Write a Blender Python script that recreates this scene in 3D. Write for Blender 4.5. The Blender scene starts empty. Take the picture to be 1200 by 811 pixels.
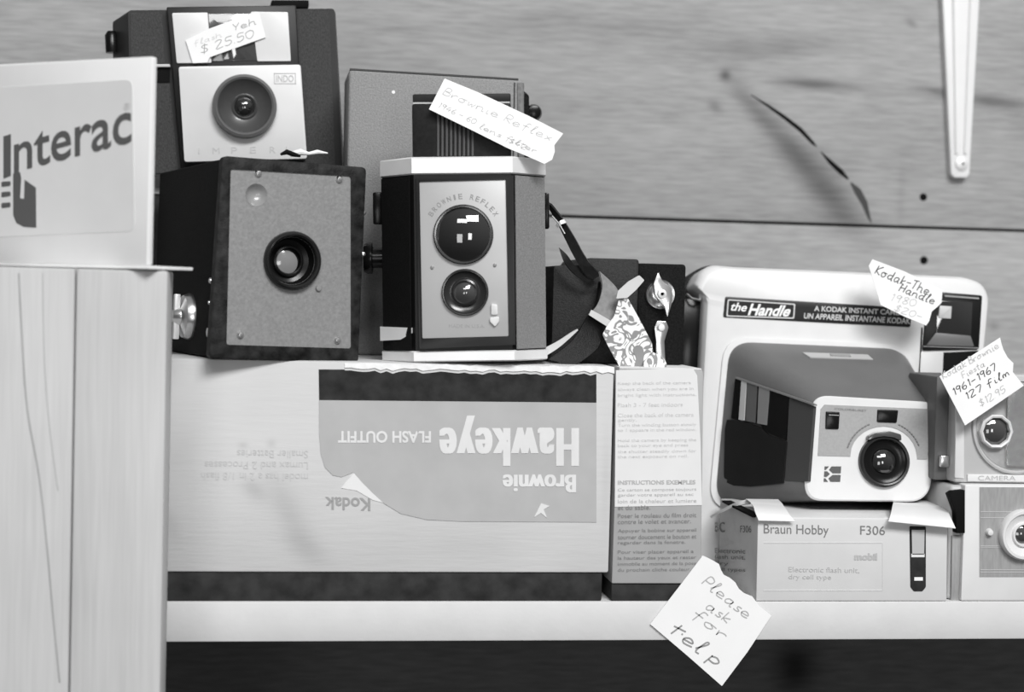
import bpy, bmesh, math, random
import numpy as np
from mathutils import Vector, Matrix, Euler
random.seed(7)
R_ = math.radians
sc = bpy.context.scene
COL = sc.collection

# ------------------------------------------------------------------ camera
FPX = 1920.0
PSI, TH, RHO = R_(7.7), math.atan(62 / FPX), .025
FW = Vector((math.sin(PSI) * math.cos(TH), math.cos(PSI) * math.cos(TH), -math.sin(TH)))
RT = Vector((math.cos(PSI), -math.sin(PSI), 0)); UP = RT.cross(FW)
RT, UP = math.cos(RHO) * RT + math.sin(RHO) * UP, -math.sin(RHO) * RT + math.cos(RHO) * UP
CAM = Vector((-.107, -.793, .15147))
cd = bpy.data.cameras.new('camera'); cam = bpy.data.objects.new('camera', cd); COL.objects.link(cam)
cd.sensor_width = 36; cd.lens = 36 * FPX / 1200; cd.clip_start = .01
cam.matrix_world = Matrix(((RT.x, UP.x, -FW.x, CAM.x), (RT.y, UP.y, -FW.y, CAM.y), (RT.z, UP.z, -FW.z, CAM.z), (0, 0, 0, 1)))
cd.dof.use_dof = True; cd.dof.focus_distance = .83; cd.dof.aperture_fstop = 7
sc.camera = cam

def ray(px, py): return FW + RT * ((px - 600) / FPX) - UP * ((py - 405.5) / FPX)
def W(px, py, y=0.0):                     # the point of the world plane y = const seen at a pixel of the photograph
    v = ray(px, py); return CAM + v * ((y - CAM.y) / v.y)

# ------------------------------------------------------------------ materials
MATS = {}
def mat(name, v, rough=.6, metal=0., var=0., vscale=60., bump=0., bscale=1500., coat=0., stretch=(1, 1, 1), spec=.5, trans=0., ior=1.45, tint=None):
    if name in MATS: return MATS[name]
    m = bpy.data.materials.new(name); m.use_nodes = True; nt = m.node_tree; N = nt.nodes; L = nt.links
    b = N['Principled BSDF']
    b.inputs['Base Color'].default_value = (v, v, v, 1); b.inputs['Roughness'].default_value = rough
    b.inputs['Metallic'].default_value = metal; b.inputs['Coat Weight'].default_value = coat
    b.inputs['Specular IOR Level'].default_value = spec; b.inputs['IOR'].default_value = ior
    b.inputs['Transmission Weight'].default_value = trans
    tc = N.new('ShaderNodeTexCoord'); mp = N.new('ShaderNodeMapping'); mp.inputs['Scale'].default_value = stretch
    L.new(tc.outputs['Object'], mp.inputs['Vector'])
    n = N.new('ShaderNodeTexNoise'); n.inputs['Scale'].default_value = vscale; n.inputs['Detail'].default_value = 5
    L.new(mp.outputs[0], n.inputs['Vector'])
    r = N.new('ShaderNodeMapRange'); r.inputs['From Min'].default_value = .3; r.inputs['From Max'].default_value = .7
    r.inputs['To Min'].default_value = max(v * (1 - var), 0); r.inputs['To Max'].default_value = min(v * (1 + var), 1)
    L.new(n.outputs['Fac'], r.inputs['Value']); L.new(r.outputs[0], b.inputs['Base Color'])
    if bump:
        n2 = N.new('ShaderNodeTexNoise'); n2.inputs['Scale'].default_value = bscale; n2.inputs['Detail'].default_value = 3
        L.new(mp.outputs[0], n2.inputs['Vector'])
        bp = N.new('ShaderNodeBump'); bp.inputs['Strength'].default_value = bump; bp.inputs['Distance'].default_value = .0004
        L.new(n2.outputs['Fac'], bp.inputs['Height']); L.new(bp.outputs[0], b.inputs['Normal'])
    MATS[name] = m; return m

def nd(nt, t, **kw):
    n = nt.nodes.new(t)
    for k, v in kw.items(): setattr(n, k, v)
    return n
def mth(nt, op, a, b=None, c=None):
    n = nt.nodes.new('ShaderNodeMath'); n.operation = op
    for i, x in enumerate((a, b, c)):
        if x is None: continue
        if isinstance(x, (int, float)): n.inputs[i].default_value = x
        else: nt.links.new(x, n.inputs[i])
    return n.outputs[0]

def wood(name, base, axis='X', amp=.25, knots=(), scale=1., rough=.75, fine=.1):
    m = bpy.data.materials.new(name); m.use_nodes = True; nt = m.node_tree; L = nt.links; b = nt.nodes['Principled BSDF']
    tc = nd(nt, 'ShaderNodeTexCoord'); sep = nd(nt, 'ShaderNodeSeparateXYZ'); L.new(tc.outputs['Object'], sep.inputs[0])
    mp = nd(nt, 'ShaderNodeMapping'); L.new(tc.outputs['Object'], mp.inputs['Vector'])
    mp.inputs['Scale'].default_value = (5 * scale, 20 * scale, 46 * scale) if axis == 'X' else (60 * scale, 30 * scale, 4 * scale)
    n1 = nd(nt, 'ShaderNodeTexNoise'); n1.inputs['Scale'].default_value = 1; n1.inputs['Detail'].default_value = 6; n1.inputs['Distortion'].default_value = .8
    L.new(mp.outputs[0], n1.inputs['Vector'])
    mp2 = nd(nt, 'ShaderNodeMapping'); L.new(tc.outputs['Object'], mp2.inputs['Vector'])
    mp2.inputs['Scale'].default_value = (50, 200, 420) if axis == 'X' else (500, 300, 18)
    n2 = nd(nt, 'ShaderNodeTexNoise'); n2.inputs['Scale'].default_value = 1; n2.inputs['Detail'].default_value = 4
    L.new(mp2.outputs[0], n2.inputs['Vector'])
    n3 = nd(nt, 'ShaderNodeTexNoise'); n3.inputs['Scale'].default_value = 14; n3.inputs['Detail'].default_value = 2
    L.new(tc.outputs['Object'], n3.inputs['Vector'])
    v = mth(nt, 'MULTIPLY_ADD', mth(nt, 'SUBTRACT', n1.outputs['Fac'], .5), amp * 2, 1.0)
    v = mth(nt, 'MULTIPLY_ADD', mth(nt, 'SUBTRACT', n2.outputs['Fac'], .5), fine * 2, v)
    v = mth(nt, 'MULTIPLY_ADD', mth(nt, 'SUBTRACT', n3.outputs['Fac'], .5), .25, v)
    for (kx, kz, ang, a, c, dark) in knots:      # soft elliptical darkenings of the wood itself
        dx = mth(nt, 'SUBTRACT', sep.outputs['X'], kx); dz = mth(nt, 'SUBTRACT', sep.outputs['Z'], kz)
        ca, sa = math.cos(ang), math.sin(ang)
        u = mth(nt, 'DIVIDE', mth(nt, 'ADD', mth(nt, 'MULTIPLY', dx, ca), mth(nt, 'MULTIPLY', dz, sa)), a)
        w = mth(nt, 'DIVIDE', mth(nt, 'SUBTRACT', mth(nt, 'MULTIPLY', dz, ca), mth(nt, 'MULTIPLY', dx, sa)), c)
        d = mth(nt, 'ADD', mth(nt, 'MULTIPLY', u, u), mth(nt, 'MULTIPLY', w, w))
        d = mth(nt, 'MULTIPLY_ADD', mth(nt, 'SUBTRACT', n1.outputs['Fac'], .5), .7, d)
        e = mth(nt, 'POWER', 2.718, mth(nt, 'MULTIPLY', mth(nt, 'MAXIMUM', d, 0.0), -1.0))
        v = mth(nt, 'MULTIPLY', v, mth(nt, 'MULTIPLY_ADD', e, -dark, 1.0))
    v = mth(nt, 'MULTIPLY', v, base)
    cmb = nd(nt, 'ShaderNodeCombineColor')
    for i in range(3): L.new(v, cmb.inputs[i])
    L.new(cmb.outputs[0], b.inputs['Base Color']); b.inputs['Roughness'].default_value = rough
    b.inputs['Specular IOR Level'].default_value = .25
    bp = nd(nt, 'ShaderNodeBump'); bp.inputs['Strength'].default_value = .25; bp.inputs['Distance'].default_value = .0006
    L.new(n2.outputs['Fac'], bp.inputs['Height']); L.new(bp.outputs[0], b.inputs['Normal'])
    return m

white_plastic = mat('white_plastic', .73, .38, var=.03)
sign_plastic = mat('sign_plastic', .84, .5, var=.02)
sign_panel_m = mat('sign_panel_grey', .72, .5, var=.02)
paper = mat('note_paper', .88, .8, var=.02)
shelf_paint = mat('shelf_paint', .66, .55, var=.03, bump=.2, bscale=300)
ink = mat('dark_ink', .10, .7); ink_mid = mat('faded_ink', .34, .8); ink_light = mat('pencil', .55, .8)
black_leather = mat('black_leatherette', .010, .7, var=.5, vscale=900, bump=.8, bscale=1400, spec=.12)
grey_leather = mat('grey_leatherette', .145, .55, var=.22, vscale=1300, bump=.8, bscale=1700)
reflex_side = mat('reflex_side_leather', .23, .5, var=.18, vscale=1300, bump=.7, bscale=1700)
case_leather = mat('brown_case_leather', .27, .6, var=.16, vscale=1000, bump=.7, bscale=1300)
black_gloss = mat('black_plastic', .006, .22, spec=.25)
black_matte = mat('black_paint', .006, .7, spec=.1)
chrome = mat('brushed_aluminium', .86, .42, metal=.25, var=.04)
silver = mat('nickel', .72, .28, metal=1.)
box_front = mat('enamelled_front_panel', .26, .42, metal=.15, var=.12, vscale=700, bump=.25, bscale=900)
box_trim = mat('worn_black_trim', .017, .55, spec=.2, var=.9, vscale=170, bump=.5, bscale=900)
face_grey = mat('faceplate_grey', .50, .45, metal=.2, var=.03)
lens_glass = mat('lens_glass', .015, .04, coat=1., spec=1.)
lens_glass2 = mat('lens_glass_smoky', .05, .08, coat=1., spec=1.)
card = mat('aged_carton', .61, .75, var=.09, vscale=28, bump=.2, bscale=400)
card_white = mat('white_carton', .78, .7, var=.03)
print_grey = mat('printed_grey', .45, .7, var=.05, vscale=60)
print_dark = mat('printed_black', .026, .7, spec=.2, var=.45, vscale=130)
band_dark = mat('dark_tray', .032, .7, spec=.2, var=.4, vscale=120)
sheet_grey = mat('grey_printed_sheet', .42, .75, var=.05)
nose_grey = mat('grey_moulded_plastic', .145, .38, spec=.3, var=.05, bump=.15, bscale=1500)
nose_dark = mat('dark_moulded_plastic', .014, .55, spec=.2, var=.1, bump=.3, bscale=1500)
cam_side_grey = mat('camera_side_grey', .11, .5, var=.1, bump=.3)
light_grey = mat('light_grey_plastic', .50, .4, var=.03)
mid_grey = mat('mid_grey_plastic', .33, .45, var=.12, vscale=900, stretch=(1, 1, .15))
strap_m = mat('strap_leather', .008, .3, spec=.4, var=.4, vscale=300, bump=.3)
strap_back = mat('strap_suede_back', .22, .7, var=.15, vscale=400, bump=.4)
strap_edge = mat('strap_pale_edge', .62, .6, var=.06)
clear_pl = mat('clear_plastic', .95, .06, trans=1., ior=1.3)

# ------------------------------------------------------------------ builders
def finish(bm, name, m, parent, smooth=True):
    bmesh.ops.recalc_face_normals(bm, faces=bm.faces)
    me = bpy.data.meshes.new(name); bm.to_mesh(me); bm.free()
    me.materials.append(m)
    if smooth:
        me.polygons.foreach_set('use_smooth', [True] * len(me.polygons)); me.set_sharp_from_angle(angle=R_(35))
    o = bpy.data.objects.new(name, me); COL.objects.link(o)
    if parent is not None: o.parent = parent
    return o

def tag(o, label, cat, group=None):
    o['label'] = label; o['category'] = cat
    if group: o['group'] = group
    return o

class Frame:
    """an Empty at a thing's base: local x right, y into the wall, z up"""
    def __init__(s, name, loc, rot=(0, 0, 0), label=None, cat=None, group=None):
        s.e = bpy.data.objects.new(name, None); COL.objects.link(s.e); s.e.empty_display_size = .01
        # intrinsic X then Y then Z
        M = Matrix.Rotation(R_(rot[2]), 4, 'Z') @ Matrix.Rotation(R_(rot[1]), 4, 'Y') @ Matrix.Rotation(R_(rot[0]), 4, 'X')
        s.M = Matrix.Translation(Vector(loc)) @ M; s.I = s.M.inverted(); s.e.matrix_world = s.M
        if label: tag(s.e, label, cat, group)
    def hit(s, px, py, d=0., ax=1):
        o = s.I @ CAM; v = s.I.to_3x3() @ ray(px, py); return o + v * ((d - o[ax]) / v[ax])
    def P(s, pts, d=0.):
        return [(lambda h: (h.x, h.z))(s.hit(x, y, d)) for x, y in pts]
    def obj(s, name, bm, m, parent=None, label=None):
        o = finish(bm, name, m, parent or s.e)
        if label: o['label'] = label
        return o
    def r(s, c, rp, d=0.):               # metres spanned by rp pixels at the plane
        a = s.hit(c[0] - rp, c[1], d); b = s.hit(c[0] + rp, c[1], d); a2 = s.hit(c[0], c[1] - rp, d); b2 = s.hit(c[0], c[1] + rp, d)
        return ((b - a).length + (b2 - a2).length) / 4

def rounded(pts, r, n=5):
    out = []; k = len(pts)
    for i in range(k):
        p = Vector(pts[i]); a = Vector(pts[i - 1]); b = Vector(pts[(i + 1) % k])
        rr = r[i] if isinstance(r, (list, tuple)) else r
        if rr <= 0: out.append(tuple(p)); continue
        da = (a - p); db = (b - p); t = min(rr, da.length * .49, db.length * .49)
        A = p + da.normalized() * t; B = p + db.normalized() * t
        for j in range(n + 1):
            u = j / n; out.append(tuple(A * (1 - u) ** 2 + p * 2 * u * (1 - u) + B * u ** 2))
    return out

def extr(pts, y0, y1, bev=0., seg=2, bm=None, back=None):
    """outline pts (x,z) at y0, carried to y1 (back: another outline with the same count)"""
    bm0 = bmesh.new()
    f = [bm0.verts.new((x, y0, z)) for x, z in pts]; g = [bm0.verts.new((x, y1, z)) for x, z in (back or pts)]
    n = len(pts); bm0.faces.new(f); bm0.faces.new(g[::-1])
    for i in range(n): bm0.faces.new((f[i], f[(i + 1) % n], g[(i + 1) % n], g[i]))
    bmesh.ops.recalc_face_normals(bm0, faces=bm0.faces)
    if bev:
        es = [e for e in bm0.edges if len(e.link_faces) == 2 and e.calc_face_angle(0) > R_(30)]
        bmesh.ops.bevel(bm0, geom=es, offset=bev, segments=seg, affect='EDGES', profile=.5, clamp_overlap=True)
    if bm is None: return bm0
    return join(bm, bm0)

def join(bm, other):
    me = bpy.data.meshes.new('tmp'); other.to_mesh(me); other.free(); bm.from_mesh(me); bpy.data.meshes.remove(me); return bm

def rings(levels, cap=True):
    """levels: list of lists of 3D points, same count"""
    bm = bmesh.new(); V = [[bm.verts.new(p) for p in l] for l in levels]; n = len(levels[0])
    for a, b in zip(V, V[1:]):
        for i in range(n): bm.faces.new((a[i], a[(i + 1) % n], b[(i + 1) % n], b[i]))
    if cap: bm.faces.new(V[0]); bm.faces.new(V[-1][::-1])
    return bm

def box(x0, x1, y0, y1, z0, z1, bev=0., bm=None, seg=2):
    return extr([(x0, z0), (x1, z0), (x1, z1), (x0, z1)], y0, y1, bev, seg, bm)

def lathe(c, prof, seg=48, bm=None, ax='y'):
    """prof [(r, t)] turned about an axis through c; closed to the axis where r = 0"""
    b0 = bmesh.new(); rows = []
    for r, t in prof:
        if r <= 1e-7: rows.append([b0.verts.new(_ax(c, 0, 0, t, ax))])
        else: rows.append([b0.verts.new(_ax(c, r * math.cos(2 * math.pi * i / seg), r * math.sin(2 * math.pi * i / seg), t, ax)) for i in range(seg)])
    for a, b in zip(rows, rows[1:]):
        for i in range(seg):
            j = (i + 1) % seg
            if len(a) == 1 and len(b) == 1: continue
            if len(a) == 1: b0.faces.new((a[0], b[i], b[j]))
            elif len(b) == 1: b0.faces.new((a[i], a[j], b[0]))
            else: b0.faces.new((a[i], a[j], b[j], b[i]))
    return b0 if bm is None else join(bm, b0)
def _ax(c, u, v, t, ax):
    return {'y': (c[0] + u, t, c[1] + v), 'x': (t, c[0] + u, c[1] + v), 'z': (c[0] + u, c[1] + v, t)}[ax]

def tube(path, r, seg=8, bm=None):
    b0 = bmesh.new(); path = [Vector(p) for p in path]; prev = None; rows = []
    for i, p in enumerate(path):
        t = (path[min(i + 1, len(path) - 1)] - path[max(i - 1, 0)]).normalized()
        u = t.cross(Vector((0, 1, .01))); u = u.normalized() if u.length > 1e-6 else Vector((1, 0, 0)); w = t.cross(u)
        rr = r[i] if isinstance(r, (list, tuple)) else r
        rows.append([b0.verts.new(p + (u * math.cos(2 * math.pi * k / seg) + w * math.sin(2 * math.pi * k / seg)) * rr) for k in range(seg)])
    for a, b in zip(rows, rows[1:]):
        for i in range(seg): b0.faces.new((a[i], a[(i + 1) % seg], b[(i + 1) % seg], b[i]))
    b0.faces.new(rows[0]); b0.faces.new(rows[-1][::-1])
    return b0 if bm is None else join(bm, b0)

def strip(A, B, th=.001, sub=6):
    """a bent leather / card strip between two 3D edge curves, with thickness"""
    A = smooth3(A, sub); B = smooth3(B, sub); bm = bmesh.new(); top = []; bot = []
    for i, (a, b) in enumerate(zip(A, B)):
        t = (A[min(i + 1, len(A) - 1)] - A[max(i - 1, 0)]); n = t.cross(b - a)
        n = n.normalized() * th if n.length > 1e-9 else Vector((0, th, 0))
        if n.y < 0: n = -n
        top.append([bm.verts.new(a), bm.verts.new(b)]); bot.append([bm.verts.new(a + n), bm.verts.new(b + n)])
    for i in range(len(A) - 1):
        bm.faces.new((top[i][0], top[i][1], top[i + 1][1], top[i + 1][0])); bm.faces.new((bot[i][0], bot[i + 1][0], bot[i + 1][1], bot[i][1]))
        bm.faces.new((top[i][0], top[i + 1][0], bot[i + 1][0], bot[i][0])); bm.faces.new((top[i][1], bot[i][1], bot[i + 1][1], top[i + 1][1]))
    for k in (0, -1): bm.faces.new((top[k][0], bot[k][0], bot[k][1], top[k][1]))
    return bm
def smooth3(P, n):
    P = [Vector(p) for p in P]
    if n <= 1 or len(P) < 3: return P if len(P) > 2 else [P[0].lerp(P[1], i / 3) for i in range(4)]
    out = []
    for i in range(len(P) - 1):
        p0, p1, p2, p3 = P[max(i - 1, 0)], P[i], P[i + 1], P[min(i + 2, len(P) - 1)]
        for j in range(n):
            t = j / n
            out.append(.5 * ((2 * p1) + (-p0 + p2) * t + (2 * p0 - 5 * p1 + 4 * p2 - p3) * t * t + (-p0 + 3 * p1 - 3 * p2 + p3) * t ** 3))
    return out + [P[-1]]

# lettering -------------------------------------------------------
_tc = {}
def text_mesh(body, bold=0., shear=0., space=1.):
    key = (body, bold, shear, space)
    if key in _tc: return _tc[key]
    cu = bpy.data.curves.new('lettering', 'FONT'); cu.body = body; cu.size = 1; cu.offset = bold; cu.shear = shear; cu.space_character = space
    cu.resolution_u = 4; o = bpy.data.objects.new('lettering', cu); COL.objects.link(o)
    dg = bpy.context.evaluated_depsgraph_get(); dg.update(); me = bpy.data.meshes.new_from_object(o.evaluated_get(dg))
    vs = [v.co.copy() for v in me.vertices]; fs = [tuple(p.vertices) for p in me.polygons]
    bpy.data.objects.remove(o); bpy.data.curves.remove(cu); bpy.data.meshes.remove(me)
    x0 = min(v.x for v in vs); x1 = max(v.x for v in vs); y0 = min(v.y for v in vs); y1 = max(v.y for v in vs)
    _tc[key] = ([((v.x - x0) / (x1 - x0), (v.y - y0) / (y1 - y0)) for v in vs], fs); return _tc[key]

def bil(q, u, v):
    bl, br, tr, tl = q
    return (bl[0] * (1 - u) * (1 - v) + br[0] * u * (1 - v) + tr[0] * u * v + tl[0] * (1 - u) * v,
            bl[1] * (1 - u) * (1 - v) + br[1] * u * (1 - v) + tr[1] * u * v + tl[1] * (1 - u) * v)

def put_text(bm, fr, q, d, body, bold=0., shear=0., space=1., th=.00015, local=False):
    """q: pixel quad (text bottom-left, bottom-right, top-right, top-left) on the local plane y=d"""
    vs, fs = text_mesh(body, bold, shear, space); Q = q if local else fr.P(q, d)
    V = [bm.verts.new((*bil(Q, u, v)[:1], d - th, bil(Q, u, v)[1])) for u, v in vs]
    for f in fs:
        try: bm.faces.new([V[i] for i in f])
        except ValueError: pass
    return bm
def rect(x0, y0, x1, y1, s=0.): # upright pixel rectangle: left, top, right, bottom ; s = slope of the line
    dy = (x1 - x0) * s
    return [(x0, y1), (x1, y1 + dy), (x1, y0 + dy), (x0, y0)]
def line(a, b, h):              # a line of writing from baseline point a to b, h high (negative: upside down)
    dx, dy = b[0] - a[0], b[1] - a[1]; l = math.hypot(dx, dy); nx, ny = dy / l * h, -dx / l * h
    return [a, b, (b[0] + nx, b[1] + ny), (a[0] + nx, a[1] + ny)]

GL = {'a': "3,5 1,5 0,3.5 1,2 3,3.5 3,5 3,2 4,2", 'b': "0,8 0,2 2,2 3,3.5 2,5 0,4", 'c': "3,5 1,5 0,3.5 1,2 3,2.3", 'd': "3,5 1,5 0,3.5 1,2 3,3.5 3.4,8 3,2 4,2",
      'e': "0,3.3 3,3.8 2.3,5 .8,5 0,3.5 1,2 3.6,2.5", 'f': "3.5,7.5 2.6,8 1.6,7 1.2,.5|0,5 3,5", 'h': "0,8 0,2 0,4 1.5,5 2.8,4.5 3,2 4,2", 'i': "0.5,5 0.5,2 1.5,2|0.6,6.6 .7,6.8",
      'k': "0.3,8 0,2|3,5.2 0.3,3.4 3,2", 'l': "0,3 2,7.8 1.2,8 .6,2.3 2,2", 'm': "0,5 0,2 0,4 1,5 1.6,2 1.8,4 3,5 3.5,2", 'n': "0,5 0,2 0,4 1.5,5 2.8,4.5 3,2 4,2",
      'o': "1.5,5 0,4 .5,2.2 2,2 3,3.5 1.5,5 3.8,4.7", 'p': "0,5 -.4,0|0,4.5 1.5,5 3,4 2,2.3 0,2.5", 'r': "0,5 .4,2 .5,4 2,5 3,4.6", 's': "2.5,5 .8,4.8 1,3.8 2.5,3 1.5,2 0,2.3",
      't': "1.6,7.5 1.2,2.5 2.5,2|0,5.5 3,5.6", 'u': "0,5 .3,2.2 2,2.2 2.8,5 2.8,2 3.8,2", 'w': "0,5 .5,2 1.6,4 2.4,2 3.5,5", 'x': "0,5 3,2|3,5 0,2", 'y': "0,5 1,2.6 2.6,5 1,0",
      'B': "0,2 .5,8 2.8,7.5 2.4,5.4 .3,5 3,4.4 2.8,2.2 0,2", 'R': "0,2 .5,8 3,7.4 2.6,5.2 .4,5 3.4,2", 'K': "0.3,8 0,2|3.6,8 .3,4.6 3.6,2", 'T': "0,7.7 4,8.2|2.2,8 1.8,2",
      'H': "0.3,8 0,2|3.6,8.3 3.2,2|-.4,5 4,5.3", 'P': "0,2 .4,8 3,7.4 2.6,5 .3,4.6", 'F': "0,2 .4,8 3.5,8.1|.3,5.2 2.8,5.3", 'Y': "0,8 1.6,5 3.4,8|1.6,5 1.2,2",
      '0': "1.8,8 0,6.5 .2,3.4 1.6,2 3.2,3.6 3.2,6.6 1.8,8", '1': "1,7 1.8,8 1.5,2", '2': "0,7 1.5,8 3,6.8 .2,2 3.4,2.1", '4': "2.4,8 0,4.2 3.4,4.3|2.8,6 2.4,2", '5': "3.2,8 .8,8 .5,5.5 2.6,5.4 3,3.4 1.4,2 0,2.5",
      '6': "2.6,8 .5,5.5 .3,3 2,2 3,3.6 2,5 .4,4", '7': "0,7.8 3.2,8 1.2,2", '8': "1.8,8 .4,6.8 3,3.6 1.6,2 .2,3.4 3,6.8 1.8,8", '9': "3,7.4 1.4,8 .3,6.5 1.6,5.3 3,6.8 2.8,7 2.3,2",
      '$': "3.2,7 1.6,7.6 .6,6.2 3,4 2,2.4 0,3|2,8.8 1.5,1.2", '-': "0,4.6 3,4.8", '.': "0,2 .2,2.2", ',': "0.3,2 0,1.2", '#': "0.6,8 0,2|-1,5.6 3,6.4|2.6,5 2.8,4.4"}
def pen(bm, fr, q, d, s, wd=.0003, slant=.12):
    Q = fr.P(q, d); n = 0; segs = []; x = 0
    for ch in s:
        if ch == ' ': x += 2.4; continue
        g = GL.get(ch, GL['e']); mx = 0
        for st in g.split('|'):
            pts = [tuple(float(t) for t in p.split(',')) for p in st.split()]
            mx = max(mx, max(p[0] for p in pts)); segs.append([(x + p[0] + slant * p[1] + random.uniform(-.12, .12), p[1] + random.uniform(-.15, .15)) for p in pts])
        x += mx + 1.1
    for pts in segs:
        c = smooth3([(*bil(Q, a / x, b / 8.5)[:1], 0, bil(Q, a / x, b / 8.5)[1]) for a, b in pts], 4)
        L = []; 
        for i, p in enumerate(c):
            t = c[min(i + 1, len(c) - 1)] - c[max(i - 1, 0)]; t = t.normalized() if t.length > 1e-9 else Vector((1, 0, 0))
            nrm = Vector((-t.z, 0, t.x)) * wd
            L.append((bm.verts.new((p.x + nrm.x, d - .00012, p.z + nrm.z)), bm.verts.new((p.x - nrm.x, d - .00012, p.z - nrm.z))))
        for a, b in zip(L, L[1:]):
            bm.faces.new((a[0], b[0], b[1], a[1]))
    return bm
def writing(fr, items, d, m, wd, parent=None, name='handwriting'):
    bm = bmesh.new()
    for s, a, b, h in items: pen(bm, fr, line(a, b, h), d, s, wd)
    return fr.obj(name, bm, m, parent)
def lettering(fr, items, d, m, parent=None, name='lettering'):
    bm = bmesh.new()
    for it in items: put_text(bm, fr, it[1], d, it[0], **(it[2] if len(it) > 2 else {}))
    return fr.obj(name, bm, m, parent)
def plate(fr, name, px, d0, d1, m, bev=0., r=0., parent=None, label=None, n=5):
    pts = fr.P(px, d0)
    if r: pts = rounded(pts, r, n)
    return fr.obj(name, extr(pts, d0, d1, bev), m, parent, label)
def paper_note(name, px, y, label, rot=(0, 0, 0), th=.00025, curl=0.):
    cx = sum(p[0] for p in px) / len(px); cy = sum(p[1] for p in px) / len(px)
    fr = Frame(name, W(cx, cy, y), rot, label, 'price tag')
    fr.obj('paper', extr(fr.P(px, 0), 0, th), paper)
    return fr

def structure(o): o['kind'] = 'structure'; return o

# ================================================================== SETTING
YW = .24                                             # face of the plank wall
wk = lambda x, y: (W(x, y, YW).x, W(x, y, YW).z)
sx = .53e-3                                          # metres per photo pixel on the wall
knots = []
for (px, py, ang, a, c, dk) in ((925, 172, -48, 75, 15, .5), (972, 226, -47, 60, 24, .62), (880, 125, -48, 40, 10, .3), (950, 98, -2, 48, 7, .6), (850, 88, 0, 7, 7, .6), (838, 125, -40, 11, 7, .35),
                                (1100, 108, -12, 26, 6, .4), (1165, 119, -5, 42, 7, .5), (1068, 27, -30, 9, 5, .35), (905, 55, 8, 95, 16, .25), (700, 35, 4, 120, 14, .15),
                                (640, 20, 12, 60, 12, .2), (1056, 230, 90, 40, 6, .12), (468, 35, 0, 40, 9, .12), (1165, 383, 0, 7, 6, .25)):
    x, z = wk(px, py); knots.append((x, z, R_(ang), a * sx, c * sx, dk))
wall_wood = wood('wall_wood', .375, 'X', .22, knots, fine=.34)
zs = wk(900, 261)[1]
bm = box(-.6, .7, YW, YW + .018, zs + .0009, .62, .0008)
wl = structure(finish(bm, 'wall_back', wall_wood, None))
bm = box(-.6, .7, YW + .0004, YW + .018, -.03, zs - .0009, .0008)
wl2 = structure(finish(bm, 'wall_lower_plank', wall_wood, None))
structure(finish(box(-.6, .7, YW + .0185, YW + .03, -.03, .62), 'wall_backing', mat('backing_dark', .02, .8), None))
# drying crack in the big slanted knot
def crack(pts, w, m=black_matte):
    A = [wk(*p) for p in pts]; L = []; Rr = []
    for i, p in enumerate(A):
        q0 = Vector(A[max(i - 1, 0)]); q1 = Vector(A[min(i + 1, len(A) - 1)]); t = (q1 - q0).normalized(); n = Vector((-t.y, t.x)) * w[i] * sx * .5
        L.append((p[0] + n.x, p[1] + n.y)); Rr.append((p[0] - n.x, p[1] - n.y))
    o = finish(extr(L + Rr[::-1], YW - .0002, YW + .002), 'crack', m, wl); return o
crack([(880, 111), (900, 124), (920, 138), (938, 152), (952, 167), (957, 172)], [.6, 3, 4.5, 5, 4, .8])
crack([(962, 178), (973, 190), (985, 201), (994, 210)], [1, 5, 6.5, 2])
crack([(997, 214), (1005, 224), (1013, 238), (1018, 254), (1021, 261)], [2, 9, 8, 4, 1], mat('crack_wood', .05, .7))
for px, py, r_, par in ((1082, 231, 6, wl), (1083, 305, 5.5, wl2)):
    x, z = wk(px, py); h = finish(lathe((x, z), [(0, YW - .0003), (r_ * sx * .7, YW - .0003), (r_ * sx, YW + .0006)], 20), 'nail_hole', black_matte, par)
# wall below the shelf, the shelf's shade put into a dark base colour
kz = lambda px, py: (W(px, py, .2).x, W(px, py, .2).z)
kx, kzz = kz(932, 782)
under = wood('shaded_wall_wood', .085, 'X', .25, [(kx, kzz, R_(90), .018, .014, .85)], fine=.5, rough=.85)
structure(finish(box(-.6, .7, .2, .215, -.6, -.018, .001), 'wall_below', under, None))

# shelf board
fr = Frame('shelf_board', (0, 0, 0), (0, 0, 0), 'white painted shelf board carrying the old cameras', 'shelf')
fr.obj('board', box(-.30, .42, 0, YW - .0005, -.0195, 0, .0008), shelf_paint)
# bracket above
P0 = W(1126, 100, YW - .006)
fr = Frame('shelf_bracket', P0, (0, 0, 0), 'white tapered metal shelf bracket screwed to the plank wall', 'bracket')
bk = [(1103, -40), (1150, -40), (1136, 204), (1133, 208), (1119, 208), (1115, 204)]
fr.obj('bracket_plate', extr(rounded(fr.P(bk, 0), .0008), 0, .0055, .0004), mat('bracket_paint', .80, .4, var=.02))
bm = bmesh.new()
for a, b in (((1117, -40), (1121, 180)), ((1139, -40), (1131, 180))):
    p, q = fr.hit(*a, -.0004), fr.hit(*b, -.0004); tube([p, q], .0011, 8, bm)
fr.obj('pressed_rib', bm, MATS['bracket_paint'])
c = fr.P([(1127, 192)], 0)[0]; s_ = fr.obj('screw', lathe(c, [(0, -.0022), (.0022, -.0022), (.0042, -.0012), (.0046, 0)], 28), chrome)
fr.obj('screw_recess', lathe(c, [(0, -.0026), (.0008, -.0026), (.001, -.0018)], 12), black_matte, s_)

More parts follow.
